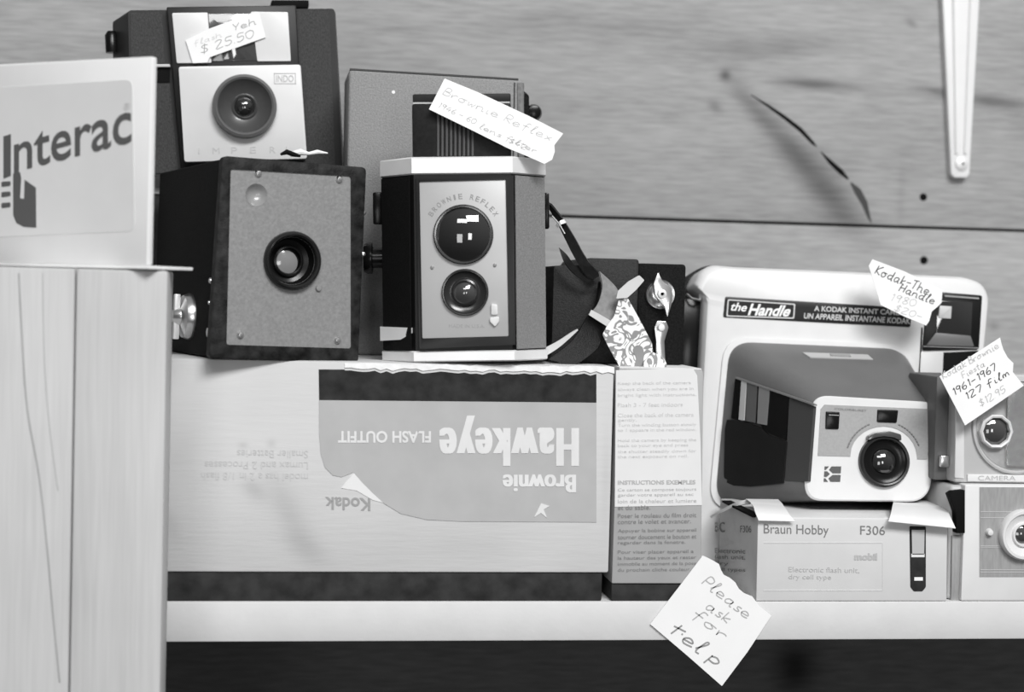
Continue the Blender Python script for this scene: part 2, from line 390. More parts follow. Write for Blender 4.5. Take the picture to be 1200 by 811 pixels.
# post planks at the left
post = wood('pale_pine', .50, 'Z', .10, fine=.14, rough=.6)
YP = -.07
def board(name, x0, x1, lab):
    zt = W(100, 315, YP).z; a, b = W(x0[0], 315, YP), W(x1[0], 315, YP)
    xa, xb = a.x, b.x
    o = finish(box(xa, xb, YP, YP + .032, -.40, zt, .0012), name, post, None); tag(o, lab, 'plank'); return zt
zt = board('wooden_plank', (89.5,), (197,), 'pale narrow upright plank beside the cameras, right one of the pair')
board('wooden_plank', (-60,), (88.2,), 'pale upright plank with wavy grain at the far left edge')
# wavy grain streaks of the left plank are part of the board
b2 = bpy.data.objects['wooden_plank.001']
def streak(px, w, dark):
    A = [W(x, y, YP - .0002) for x, y in px]; pts = smooth3(A, 5); bm = bmesh.new(); L = []
    for p in pts: L.append((bm.verts.new((p.x - w, p.y, p.z)), bm.verts.new((p.x + w, p.y, p.z))))
    for a, b in zip(L, L[1:]): bm.faces.new((a[0], a[1], b[1], b[0]))
    finish(bm, 'grain_line', dark, b2)
g1 = mat('grain_brown', .34, .7, var=.1)
streak([(22, 320), (26, 400), (32, 480), (46, 560), (55, 640), (62, 720), (70, 800)], .00035, g1)
streak([(50, 320), (52, 420), (58, 500), (68, 575)], .0002, mat('grain_soft', .42, .7))

# ================================================================== SIGN
fr = Frame('counter_sign', (-.2352, -.0690, .1572), (.4, 0, -34), 'white card sign with slanted dark lettering standing on the pale planks', 'sign')
# place by right edge
org = W(173, 311, -.075); vec = Vector((math.cos(R_(-34)), math.sin(R_(-34)), 0))
fr.M = Matrix.Translation(org - vec * .12) @ Matrix.Rotation(R_(-34), 4, 'Z'); fr.I = fr.M.inverted(); fr.e.matrix_world = fr.M
xr, zb = fr.P([(173, 311)])[0]; ztop = fr.P([(178, 66)])[0][1]
fr.obj('sign_panel', extr(rounded([(xr - .112, zb), (xr, zb), (xr + .0004, ztop), (xr - .112, ztop)], .0012), 0, .0035, .0005), sign_plastic)
plate(fr, 'printed_field', [(-60, 280), (158, 271), (155, 93), (-60, 106)], -.00015, .001, sign_panel_m, 0, .004)
cv = lambda x, y: (x / 2.896, 50 + y / 2.896)
lettering(fr, [('nterac', [cv(48, 442), cv(447, 340), cv(447, 210), cv(48, 326)], dict(bold=.012))], -.0002, ink)
bm = bmesh.new()
extr(fr.P([cv(12, 462), cv(37, 452), cv(37, 310), cv(12, 318)], -.0002), -.0003, 0, 0, bm=bm)
fr.obj('letter_stem', bm, ink)
bm = bmesh.new()
extr(fr.P([cv(*p) for p in ((45, 445), (55, 434), (68, 440), (72, 460), (68, 528), (82, 530), (84, 465), (122, 492), (123, 628), (80, 625), (56, 612), (45, 585))], -.0002), -.0003, 0, bm=bm)
for y in (470, 505, 542):
    extr(rounded(fr.P([cv(5, y + 20), cv(36, y + 16), cv(36, y), cv(5, y + 2)], -.0002), .0008), -.0003, 0, bm=bm)
fr.obj('hand_emblem', bm, ink)
lettering(fr, [('®', [cv(420, 230), cv(442, 226), cv(442, 203), cv(420, 206)])], -.0002, ink_light)
fz = zb
bm = box(xr - .112, xr + .0012, -.0005, .030, fz - .0016, fz - .0001, .0003)
fr.obj('foot_plate', bm, sign_plastic)

# ================================================================== BIG FLASH-OUTFIT BOX (upside down printing)
HT = .1165
fr = Frame('flash_outfit_box', (-.1, .0, 0), (0, 0, 0), 'long aged carton lying under the cameras with upside-down printing', 'box')
xl, xr = -.185, fr.P([(718, 500)])[0][0]
ztray = fr.P([(450, 671)])[0][1]
stn = []
for (px, py, ang, a, c, dk) in ((338, 600, -62, 48, 16, .17), (362, 645, -30, 30, 14, .14), (298, 575, -40, 16, 10, .18), (200, 615, -70, 22, 10, .10), (215, 530, 0, 18, 30, .06), (545, 640, 0, 60, 16, .06), (710, 560, 90, 60, 5, .08), (318, 520, 0, 5, 5, .15), (285, 522, 0, 6, 4, .15)):
    h = fr.hit(px, py, 0); stn.append((h.x, h.z, R_(ang), a * .00042, c * .00042, dk))
fr.obj('lid', box(xl, xr, 0, .13, ztray, HT, .0012), wood('stained_carton', .61, 'X', .015, stn, fine=.02, rough=.8))
fr.obj('tray', box(xl + .0015, fr.P([(706, 690)])[0][0], .0012, .128, 0, ztray + .004, .0008), band_dark)
# raised torn rim of the lid
pts = []; 
bot = []
for i in range(46):
    x = 404 + i * (720 - 404) / 45; y = 427 + (x - 404) * .013
    pts.append((x, y - 1.0 + random.uniform(-1.2, 1.2))); bot.append((x, y + 5 + random.uniform(-1.6, 2.2)))
fr.obj('torn_edge', extr(fr.P(pts + bot[::-1], -.0006), -.0006, .002), mat('torn_card', .86, .9, var=.08, vscale=300))
rag = [(x, y + 3.2) for x, y in bot if x < 700]
top_band = [(373.5, 431)] + rag[:] + [(700, 438)]
plate(fr, 'dark_print', [(373.5, 433), (404, 433)] + [(x, max(y, 434)) for x, y in rag] + [(699, 472), (374, 469)], -.0002, .001, print_dark)
cur = [(374, 469), (699, 472), (699, 612), (540, 611), (500, 609), (470, 602), (450, 590), (437, 578), (425, 566), (414, 553.5), (408, 556), (400, 559), (390, 557), (381, 548), (376, 532), (374, 510)]
plate(fr, 'grey_print', cur, -.00035, .001, print_grey)
def ud(x0, y0, x1, y1, s=0.): return [(x1, y0 + s * (x1 - x0)), (x0, y0), (x0, y1), (x1, y1 + s * (x1 - x0))]
wl_ink = mat('white_print', .74, .7, var=.05)
lettering(fr, [*[('Hawkeye', ud(517 + k, 487, 676 + k, 546, .0), dict(bold=.008, space=1.2, th=.00015 + (k + 3) * 8e-6)) for k in (-2.4, -1.2, 0, 1.2, 2.4)], *[('Brownie', ud(590 + k, 556, 674 + k, 577), dict(bold=.01, space=1.05, th=.00015 + (k + 3) * 8e-6)) for k in (-1, 0, 1)], ('FLASH OUTFIT', ud(396, 505, 505, 519), dict(bold=.03))], -.0004, wl_ink)
lettering(fr, [('Kodak', ud(381, 582, 434, 597, .03), dict(bold=.02))], -.0001, ink_mid)
bm = bmesh.new()
extr(fr.P([(626, 606), (634, 590), (644, 593), (637, 597), (641, 607), (634, 601)], -.0004), -.0006, 0, bm=bm)
fr.obj('printed_emblem', bm, wl_ink)
plate(fr, 'corner_tab', [(400, 572), (416, 553), (440, 578), (452, 590), (437, 586), (418, 575)], -.0003, .001, mat('tab_white', .78, .7))
faint = mat('faint_print', .56, .8)
lettering(fr, [('model has a 2 in 1/8 flash', ud(236, 553, 361, 562, .015)), ('Lumax and 2 Processes', ud(240, 540, 361, 549, .01)), ('Smaller Batteries', ud(278, 527, 361, 536, .01))], -.0001, faint)
# stains on the carton
for px, m_ in (([(298, 562), (330, 556), (345, 590), (362, 640), (350, 655), (325, 640), (305, 600)], 0),):
    pass
# side carton with instructions
f2 = Frame('instruction_carton', (fr.P([(718, 700)])[0][0] + .0006, .0, 0), (0, 0, 0), 'narrow carton printed with small instructions, right of the long carton', 'box')
xa = f2.P([(719, 600)])[0][0]; xb = f2.P([(824, 600)])[0][0]; ztb = f2.P([(760, 684)])[0][1]
f2.obj('carton_body', extr(rounded([(xa, ztb), (xb, ztb), (xb - .0018, HT - .0002), (xa + .0008, HT - .0002)], [0, 0, .003, .001]), 0, .12, .0008), sheet_grey)
f2.obj('carton_base', box(xa + .0002, xb - .006, .0012, .118, 0, ztb + .003, .0006), band_dark)
plate(f2, 'white_sheet', [(720.5, 594), (822.5, 592), (821, 520), (817, 440), (812, 431.5), (722, 434)], -.0003, .0015, mat('sheet_white', .76, .8, var=.02))
f2.obj('sheet_top', box(xa + .001, xb - .003, -.0002, .09, HT - .0008, HT - .0001), MATS['sheet_white'])
rows1 = [(452, 'Keep the back of the camera'), (459, 'always clean when you are in'), (466, 'bright light with instructions.'), (477, 'Flash 3 - 7 feet indoors'), (489, 'Close the back of the camera'), (495, 'gently.'),
         (501, 'Turn the winding button slowly'), (507, 'to 1 appears in the red window.'), (519, 'Hold the camera by keeping the'), (525, 'back to your eye and press'), (532, 'the shutter steadily down for'), (538, 'the next exposure on roll.')]
rows2 = [(577, 'Ce carton se compose toujours'), (583, 'garder votre appareil au sec'), (590, 'loin de la chaleur et lumiere')]
rows3 = [(597.5, 'et du sable.'), (607, 'Poser le rouleau du film droit'), (614, 'contre le volet et avancer.'), (625, 'Appuyer la bobine sur appareil'), (632, 'tourner doucement le bouton et'), (639, 'regarder dans la fenetre.'), (650, 'Pour viser placer appareil a'), (657, 'la hauteur des yeux et rester'), (664, 'immobile au moment de la pose'), (671, 'du prochain cliche couleur.')]
def rws(rows, h): 
    out = []
    for y, s in rows:
        w = 92 * min(1, len(s) / 29); out.append((s, rect(724, y - h, 724 + w, y, -.012)))
    return out
lettering(f2, rws(rows1, 4.6), -.00035, mat('pale_small_print', .62, .8))
lettering(f2, rws(rows2, 4.6) + [('INSTRUCTIONS EXEMPLES', rect(724, 563, 815, 568, -.006), dict(bold=.03))], -.00035, mat('mid_small_print', .48, .8))
lettering(f2, rws(rows3, 5), -.0002, mat('dark_small_print', .24, .8))

# ================================================================== BOX CAMERA
o = W(252, 419, -.012)
fr = Frame('box_camera', (o.x, -.012, HT + .0002), (0, 1.2, 18), 'large old box camera with round sunken lens, front left on the long carton', 'camera')
q = fr.P([(251, 419), (424, 421), (426, 194.5), (262, 184)], 0)
x0, x1 = (q[0][0] * .35 + q[3][0] * .65), (q[1][0] + q[2][0]) / 2; zt_ = (q[2][1] + q[3][1]) / 2
z0 = 0.0005
D = .128
fr.obj('body', extr(rounded([(x0 + .001, z0), (x1 - .001, z0), (x1 - .001, zt_ - .001), (x0 + .001, zt_ - .001)], .001), .009, D, .0008), black_leather)
# front rim frame and panel
outer = rounded([(x0 - .0028, z0 - .0001), (x1, z0 - .0001), (x1, zt_), (x0, zt_)], .0025, 6)
inn = rounded(fr.P([(265.5, 404), (411.7, 408.5), (411.5, 206.5), (270.5, 198)], 0), .0015, 6)
n = len(outer)
lv = [[(x, .006, z) for x, z in outer], [(x, .0006, z) for x, z in outer], [(x * .97 + .03 * (x0 + x1) / 2, 0, z * .98 + .01 * zt_) for x, z in outer], [(x, .0002, z) for x, z in inn], [(x, .0014, z) for x, z in inn]]
fr.obj('front_rim', rings(lv, cap=False), box_trim)
LCB = fr.P([(342.6, 305.7)])[0]; LRB = fr.r((342.6, 305.7), 34); DCB = fr.P([(301, 228.4)])[0]; DRB = fr.r((301, 228), 13.5)
def holed(outer, holes, y):
    bm = bmesh.new(); es = []
    for lp in [outer] + holes:
        vs = [bm.verts.new((x, y, z)) for x, z in lp]
        es += [bm.edges.new((vs[i], vs[(i + 1) % len(vs)])) for i in range(len(vs))]
    bmesh.ops.triangle_fill(bm, use_beauty=True, use_dissolve=False, edges=es); return bm
circ = lambda c, r, n=40: [(c[0] + r * math.cos(2 * math.pi * i / n), c[1] + r * math.sin(2 * math.pi * i / n)) for i in range(n)]
fp = fr.obj('front_panel', holed(inn, [circ(LCB, LRB * .8), circ(DCB, DRB * .95)], .0008), box_front)
for i, c in enumerate(((303, 203), (398, 210), (282, 392.4), (396, 399))):
    c = fr.P([c])[0]; fr.obj('panel_pin', lathe(c, [(0, -.0010), (.0011, -.0008), (.0017, .0002), (.0018, .001)], 20), silver, fp)
c = fr.P([(373.7, 338)])[0]; fr.obj('panel_screw', lathe(c, [(0, -.0006), (.0012, -.0004), (.0017, .001)], 18), box_front, fp)
# finder dimple
c = fr.P([(301, 228.4)])[0]; r = fr.r((301, 228), 13.5)
fr.obj('finder_lens', lathe(c, [(r * .97, .0007), (r * .9, .0012), (r * .7, .0028), (r * .4, .0040), (0, .0044)], 40), mat('finder_glass', .30, .3, metal=.1, coat=.5), None)
c = LCB; r = LRB
ls = fr.obj('lens_ring', lathe(c, [(r, .0010), (r * 1.0, -.0012), (r * .95, -.0026), (r * .90, -.0030), (r * .84, -.0022), (r * .80, .0010)], 56), mat('lens_ring_black', .03, .2, metal=.5))
fr.obj('lens_well', lathe(c, [(r * .82, -.0005), (r * .80, .0025), (r * .72, .0062), (r * .56, .0070), (r * .52, .0052), (r * .46, .0048), (r * .42, .0058), (r * .41, .0084), (0, .0086)], 56), mat('lens_well', .012, .25, metal=.4), ls)
fr.obj('lens', lathe((c[0] - r * .08, c[1] - r * .06), [(0, .0050), (r * .2, .0053), (r * .41, .0062)], 40), mat('lens_milky', .22, .15, coat=.6), ls)
# left side fittings
def side(px, py): h = fr.hit(px, py, x0 + .001, 0); return h
h = side(223, 371)
kb = fr.obj('winding_key', lathe((h.y, h.z), [(0, x0 - .0085), (.0028, x0 - .0082), (.0042, x0 - .006), (.0046, x0 - .0045), (.0105, x0 - .003), (.0115, x0 - .0006), (.0115, x0 + .001)], 32, ax='x'), silver)
fr.obj('key_wing', box(x0 - .0075, x0 - .0045, h.y - .0016, h.y + .0016, h.z - .0115, h.z + .011, .0006), chrome, kb)
for (px, py, rr) in ((252, 329, .0017), (251, 390, .0030), (254, 355, .0012)):
    h = fr.hit(px, py, x0, 0); yy = max(h.y, .0075)
    fr.obj('side_stud', lathe((yy, h.z), [(0, x0 - .0026), (rr * .7, x0 - .0022), (rr, x0 - .0008), (rr, x0 + .0012)], 20, ax='x'), silver)
fr.obj('carrying_handle', tube([(x0 + .02, .03, zt_ - .001), (x0 + .022, .035, zt_ + .0015), (x0 + .022, .065, zt_ + .0015), (x0 + .02, .07, zt_ - .001)], .0012), black_leather)
BOXTOP = HT + zt_
# tripod-bush / side clips on the right edge
for py in (250, 298):
    h = fr.hit(424, py, .004, 1); fr.obj('edge_stud', lathe((h.x, h.z), [(0, .0005), (.0010, .001), (.0012, .004)], 12), silver)

# ================================================================== CARTON BEHIND, IMPERIAL-TYPE CAMERA
o = W(157, 210, .12)
cz = .2065
cb = Frame('storage_carton', (-.16, .134, 0), (0, 0, 0), 'dark carton with pale lid behind the box camera, under the white-fronted camera', 'box')
cb.obj('carton_body', box(-.044, .049, .001, .076, 0, cz - .005, .0008), print_dark)
cb.obj('carton_lid', box(-.045, .050, 0, .077, cz - .005, cz - .0015, .0005), card_white)

fr = Frame('eye_level_camera', (-.1929, .12, .2079), (-.5, -3.3, 3.7), 'dark camera with white faceplate, perched behind and above the box camera', 'camera')
body = fr.P([(155, 207), (402, 203), (392, 10), (150, 12)], 0)
back = [(x, z) for x, z in fr.P([(134, 202), (404, 203), (393, 12), (132, 24)], .014)]
body = rounded(body, .002, 4); back = rounded(back, .002, 4)
lv = [[(x, 0, z) for x, z in body], [(x, .014, z) for x, z in back], [(x, .034, z) for x, z in back], [(x * .9 + .005, .046, z * .94 + .003) for x, z in back]]
fr.obj('body', rings(lv), mat('charcoal_plastic', .025, .45, spec=.3, var=.1, bump=.15))
leath = mat('charcoal_leatherette', .05, .6, spec=.2, var=.35, vscale=1500, bump=.7, bscale=1800, stretch=(1, 1, .5))
plate(fr, 'left_leather', [(154, 74), (193, 74), (190, 14), (153, 15)], -.0006, .001, leath)
plate(fr, 'left_leather', [(158, 203), (209, 203), (199, 98), (156, 98)], -.0006, .001, leath)
plate(fr, 'right_leather', [(356, 200), (393, 199), (386, 12), (347, 12)], -.0006, .001, leath)
plate(fr, 'left_ledge', [(152, 78.5), (200, 78.5), (199, 75), (152, 75)], -.003, .001, light_grey, .0003)
plate(fr, 'shutter_slot', [(156, 96), (199, 96), (199, 79.5), (156, 79.5)], -.001, .001, black_matte)
# raised centre block
cb_ = plate(fr, 'centre_block', [(213, 203), (357, 200), (347, 6), (195, 8)], -.006, .002, mat('block_black', .01, .4, spec=.3), .0008)
plate(fr, 'finder_panel', [(207, 74), (248, 73.5), (243.5, 14.5), (201.5, 15)], -.0072, 0, white_plastic, .0004, .0008, cb_)
plate(fr, 'finder_panel', [(301.5, 71.8), (341, 71.5), (337.5, 14), (294, 13.5)], -.0072, 0, white_plastic, .0004, .0008, cb_)
vf = plate(fr, 'viewfinder', [(248, 72), (301, 71), (295, 16), (244, 16)], -.0064, 0, mat('viewfinder_dark', .06, .15, coat=1.), .0003, .0003, cb_)
plate(fr, 'viewfinder_glass', [(262, 70), (288, 69), (284, 30), (258, 31)], -.0068, 0, lens_glass2, .0003, .0003, vf)
fp = plate(fr, 'faceplate', [(216, 190), (360, 186), (352.5, 75.5), (209, 78)], -.0105, -.001, white_plastic, .0006, .0016)
LC = (286.5, 125.3); c = fr.P([LC], -.0105)[0]; r = fr.r(LC, 37.5, -.0105)
lr = fr.obj('lens_barrel', lathe(c, [(r, -.0105), (r, -.0145), (r * .97, -.0160), (r * .90, -.0166), (r * .84, -.0158)], 60), mat('barrel_grey', .13, .35, var=.05), fp)
fr.obj('lens_cone', lathe(c, [(r * .84, -.0160), (r * .8, -.0152), (r * .60, -.0128), (r * .42, -.0118), (r * .36, -.0124), (r * .32, -.0116)], 60), mat('cone_grey', .06, .30, coat=.3), lr)
fr.obj('lens', lathe(c, [(0, -.0140), (r * .12, -.0138), (r * .24, -.0128), (r * .34, -.0112)], 40), lens_glass, lr)
lettering(fr, [('INDO', rect(323.5, 88, 344, 96, .0), dict(bold=.01))], -.0106, ink_light, fp)
bm = bmesh.new(); 
for a, b, c2, d2 in ((321, 85.5, 346.5, 86.5), (321.6, 97.5, 347, 98.5), (321, 85.5, 322, 98), (345.6, 85.5, 346.8, 98)): extr(fr.P(rect(a, b, c2, d2), -.0105), -.0107, -.010, bm=bm)
fr.obj('badge_frame', bm, ink_light, fp)
lettering(fr, [('I', rect(232.5, 173.5, 233.7, 180)), ('M', rect(249, 173, 257.5, 180)), ('P', rect(271, 172.5, 278, 180)), ('E', rect(293, 172, 300, 179.5)), ('R', rect(316, 172, 323, 179)), ('I', rect(335, 172, 336.2, 178.5))], -.0106, ink_light, fp)
h = fr.hit(131, 50, .012)
fr.obj('side_lug', lathe((h.x, h.y), [(0, h.z - .0055), (.0035, h.z - .0055), (.0036, h.z + .004), (.0022, h.z + .0062), (0, h.z + .0062)], 20, ax='z'), black_gloss)
plate(fr, 'accessory_shoe', [(318, 9), (362, 9), (362, 0), (318, 0)], .010, .022, black_matte, .0006)
IMP = fr
# tag on it
tg = Frame('price_tag', fr.M @ fr.hit(262, 45, -.0085), (-.5, -3.3, 3.7), 'small white price tag across the viewfinder of the white-fronted camera', 'price tag')
tg.obj('paper', extr(tg.P([(217.5, 47), (244, 34), (299, 13.5), (304, 14), (311.5, 43.5), (246, 67), (243, 73), (226, 74)], 0), 0, .0003), paper)
writing(tg, [('$ 25.50', (236, 66), (300, 46), 13), ('Yeh', (274, 39), (303, 30), 11)], 0, ink_mid, .00018)
writing(tg, [('flash', (228, 56), (262, 44), 8)], 0, mat('very_faint_pen', .68, .8), .00018, name='handwriting_faint')
# scrap of string on the box camera's top
p = [W(340, 181, .02), W(352, 178, .02), W(362, 180, .022), W(372, 178, .024), W(384, 179.5, .025)]
st = finish(tube([tuple(a) for a in p], [.0012, .0016, .0008, .0011, .0003], 8), 'paper_scrap', paper, None); tag(st, 'twisted white paper scrap on top of the box camera', 'scrap')
p = [W(329, 181, .015), W(336, 178, .016), W(344, 181, .016), W(352, 183, .017)]
st = finish(tube([tuple(a) for a in p], [.0006, .0013, .0012, .0006], 8), 'cord_end', black_matte, None); tag(st, 'short black cord end on top of the box camera', 'cord')

# ================================================================== LEATHER CASE BEHIND
o = W(403, 420, .080)
fr = Frame('leather_camera_case', (o.x, .080, HT + .0002), (0, 0, 1), 'tall leather camera case standing behind the twin-lens camera', 'case')
q = fr.P([(403, 400), (620, 410), (615, 93), (403, 80)], 0)
xa, xb, zt_ = q[0][0], q[2][0], q[2][1]
cs = [(xa, 0), (xb + .001, 0), (xb, q[2][1]), (xa - .0004, q[3][1])]
fr.obj('case_shell', extr(rounded(cs, [.0, 0, .0035, .002]), 0, .048, .0015, 3), case_leather)
seam = mat('case_edge', .05, .6)
bm = bmesh.new(); zz = .0012
tube([(xa, 0.0002, q[3][1] - .0004), (xb - .0035, .0002, q[2][1] - .0002)], .0006, 6, bm)
tube([(xb - .0055, -.0001, q[2][1] - .002), (xb - .0045, -.0001, .02)], .0004, 6, bm)
for i in range(34):
    z = q[2][1] - .004 - i * .0036; tube([(xb - .0026, -.0003, z), (xb - .0024, -.0003, z - .0021)], .00035, 5, bm)
fr.obj('stitching', bm, seam)
plate(fr, 'side_gusset', [(609, 400), (616, 400), (614, 97), (606, 97)], -.0006, .002, mat('gusset', .12, .5, var=.3, vscale=400), .0004)
h = fr.hit(624, 133, .012)
fr.obj('snap_lug', lathe((h.x, h.z), [(0, .004), (.0035, .005), (.0046, .008), (.0046, .014), (0, .014)], 24), black_gloss)
fr.obj('closure_strap', extr(rounded(fr.P([(612, 300), (622, 300), (620, 112), (611, 104)], .004), .001), .004, .018, .0006), black_leather)
h = fr.P([(461, 108)])[0]; fr.obj('scuff', lathe(h, [(0, -.0002), (.0009, -.0002), (.001, .0002)], 10), paper)

# ================================================================== TWIN-LENS CAMERA
fr = Frame('twin_lens_camera', (-.0472, 0.0, HT + .0002), (-.2, -2.0, -7), 'twin-lens camera with two stacked lenses and a pale metal top band', 'camera')
x0, z_b = fr.P([(485, 424)])[0]; x1 = fr.P([(603, 424)])[0][0]
zt0 = fr.P([(484, 184)])[0][1]; zt1 = fr.P([(598, 183)])[0][1]; zt_ = (zt0 + zt1) / 2
yl = .019
lx = fr.hit(446.5, 300, yl).x; rx = fr.hit(640.5, 300, yl).x
plan = [(x0, 0), (x1, 0), (rx, yl), (rx, .052), (lx, .052), (lx, yl)]
def prism(plan, za, zb, ins=0.):
    c = Vector((sum(p[0] for p in plan) / 6, sum(p[1] for p in plan) / 6)); P_ = [(p[0] + math.copysign(ins, c.x - p[0]), p[1] + math.copysign(ins, c.y - p[1])) for p in plan]
    return [[(x, y, za) for x, y in P_], [(x, y, zb) for x, y in P_]]
zb0 = 0.0; zb1 = fr.P([(540, 411)])[0][1]; zc0 = fr.P([(540, 204)])[0][1]
fr.obj('body', rings(prism(plan, zb1 - .001, zc0 + .001, .0009)), mat('reflex_body_black', .007, .4, bump=.2, bscale=900, spec=.3))
def bands(za, zb):
    lv = prism(plan, za, zb, .0006)[:1] + prism(plan, za + .0006, zb - .0006, 0) + prism(plan, za, zb, .0006)[1:]
    return rings(lv)
fr.obj('top_band', bands(zc0, zt_), chrome); fr.obj('bottom_band', bands(0.0001, zb1), chrome)
# right leather facet
def facet(a, b, za, zb, off, m, name, t0=.1, t1=.95):
    A, B = Vector(a), Vector(b); n = Vector((B.y - A.y, -(B.x - A.x))).normalized() * off
    p, q = A.lerp(B, t0) + n, A.lerp(B, t1) + n; i, j = A.lerp(B, t0), A.lerp(B, t1)
    lv = [[(i.x, i.y, za), (j.x, j.y, za), (j.x, j.y, zb), (i.x, i.y, zb)], [(p.x, p.y, za), (q.x, q.y, za), (q.x, q.y, zb), (p.x, p.y, zb)]]
    return fr.obj(name, rings(lv), m)
facet(plan[1], plan[2], zb1 + .0005, zc0 - .0008, .0005, reflex_side, 'leather_side', .06, .94)
facet(plan[5], plan[0], zb1 + .0005, zc0 - .0008, .0005, mat('reflex_side_shaded', .008, .6, spec=.12, var=.3, vscale=1200, bump=.6), 'leather_side', .06, .94)  # left facet turned from the light; its shade is put into a darker leather
# faceplate frame (bevelled) and plate
fo = fr.P([(491.5, 409), (604, 404), (602, 205.5), (488, 207)], -.0022); fi = fr.P([(495, 396.7), (596.3, 394), (592.8, 210.3), (491.5, 213)], -.0012)
fr.obj('face_frame', rings([[(x, .001, z) for x, z in fo], [(x, -.0022, z) for x, z in fo], [(x, -.0026, z) for x, z in fi], [(x, -.0010, z) for x, z in fi]]), mat('frame_black', .012, .3, spec=.3))
fp = fr.obj('faceplate', extr(rounded(fi, .0008), -.0018, .0004, .0002), face_grey)
def lens(cpx, rp, dm, nm):
    c = fr.P([cpx], -.0018)[0]; r = fr.r(cpx, rp, -.0018)
    rg = fr.obj(nm, lathe(c, [(r * 1.02, -.0018), (r * 1.02, -.0032), (r * .98, -.0037), (r * .93, -.0036), (r * .9, -.0026)], 56), mat('lens_rim', .10, .2, metal=.8), fp)
    if dm == 0:
        fr.obj('lens_glass', lathe(c, [(0, -.0062), (r * .25, -.0060), (r * .5, -.0053), (r * .75, -.0040), (r * .93, -.0026)], 48), lens_glass, rg)
    else:
        fr.obj('lens_step', lathe(c, [(r * .93, -.003), (r * .85, -.0022), (r * .62, -.0018), (r * .58, -.0032), (r * .5, -.0036), (r * .46, -.0026)], 48), mat('lens_step', .05, .22, metal=.6), rg)
        fr.obj('lens_glass', lathe(c, [(0, -.0046), (r * .2, -.0043), (r * .48, -.0024)], 40), lens_glass2, rg)
lens((543, 275), 34.5, 0, 'viewing_lens'); lens((545, 342.7), 27, 1, 'taking_lens')
bm = bmesh.new(); s = 'BROWNIE REFLEX'; ctr = (543, 275); n_ = len(s)
for i, ch in enumerate(s):
    if ch == ' ': continue
    a = R_(147 - 114 * i / (n_ - 1)); ra = 42; rb = 48
    u = Vector((math.cos(a), -math.sin(a))); t = Vector((math.sin(a), math.cos(a))) * 2.2
    c0 = Vector(ctr) + u * ra; c1 = Vector(ctr) + u * rb
    wdt = .5 if ch == 'I' else 1
    put_text(bm, fr, [tuple(c0 - t * wdt), tuple(c0 + t * wdt), tuple(c1 + t * wdt), tuple(c1 - t * wdt)], -.0018, ch)
fr.obj('lettering', bm, mat('face_print', .27, .6), fp)
lettering(fr, [('MADE IN U.S.A.', rect(526, 380, 568, 384))], -.0018, mat('face_print_small', .36, .6), fp)
for i, (px, py) in enumerate(((506.6, 313.4), (580, 310.7))):
    c = fr.P([(px, py)])[0]; fr.obj('face_screw', lathe(c, [(0, -.0026), (.0008, -.0024), (.0009, -.0016)], 14), mat('screw_dull', .25, .4, metal=.6), fp)
plate(fr, 'exposure_lever', [(575.5, 369), (583.5, 369), (583, 357), (575.5, 356)], -.0032, -.001, white_plastic, .0003, .0008, fp)
plate(fr, 'exposure_pointer', [(574, 372), (585, 371), (585, 377), (580, 383), (574, 377)], -.0032, -.001, white_plastic, .0003, .0006, fp)
# hood with ribs
hx0 = fr.hit(483, 150, .008).x; hx1 = fr.hit(599, 150, .008).x; hz1 = fr.P([(540, 121)], .008)[0][1]
hd = fr.obj('viewing_hood', box(hx0, hx1, .008, .045, zt_ - .001, hz1, .001), mat('hood_black', .012, .5, spec=.2, var=.3, vscale=500))
bm = bmesh.new()
for i in range(9):
    x = hx0 + .0125 + i * .0021; tube([(x, .0078, zt_ + .001), (x + .0003, .0074, hz1 - .003)], .0006, 8, bm)
fr.obj('hood_rib', bm, mat('hood_rib_grey', .10, .3), hd)
fr.obj('hood_lid', box(hx0 + .0002, hx1 - .0, .012, .043, hz1 + .0008, hz1 + .0052, .0008), mat('lid_black', .02, .5, spec=.2, var=.3), hd)
fr.obj('hood_lip', box(hx0 + .0005, hx1 - .0005, .011, .044, hz1 - .0006, hz1 + .001), light_grey, hd)
# left side fittings
h = fr.hit(441, 243, .026); fr.obj('strap_lug', box(h.x - .0016, lx + .001, h.y - .002, h.y + .003, h.z - .0085, h.z + .0075, .0008), black_gloss)
h = fr.hit(436, 302, .022); fr.obj('winding_knob', lathe((.030, h.z), [(0, h.x - .0045), (.007, h.x - .0045), (.0078, h.x - .003), (.0078, h.x - .0005), (.005, h.x), (.005, lx + .002)], 28, ax='x'), black_gloss)
h1 = fr.hit(447, 391, yl - .001)
sl = fr.obj('shutter_lever', rings([[(h1.x - .0005, yl - .0035, h1.z - .0035), (h1.x + .010, yl - .0125, h1.z - .0028), (h1.x + .0162, yl - .0185, h1.z + .0005), (h1.x + .0162, yl - .0185, h1.z + .003), (h1.x - .0005, yl - .0035, h1.z + .0035)],
                                       [(h1.x - .0005, yl + .001, h1.z - .0035), (h1.x + .010, yl - .0085, h1.z - .0028), (h1.x + .0162, yl - .0145, h1.z + .0005), (h1.x + .0162, yl - .0145, h1.z + .003), (h1.x - .0005, yl + .001, h1.z + .0035)]]), chrome)
h = fr.hit(641, 245, .03); fr.obj('strap_lug', box(rx - .001, rx + .0018, .026, .033, h.z - .010, h.z + .008, .0008), black_gloss)
TL = fr
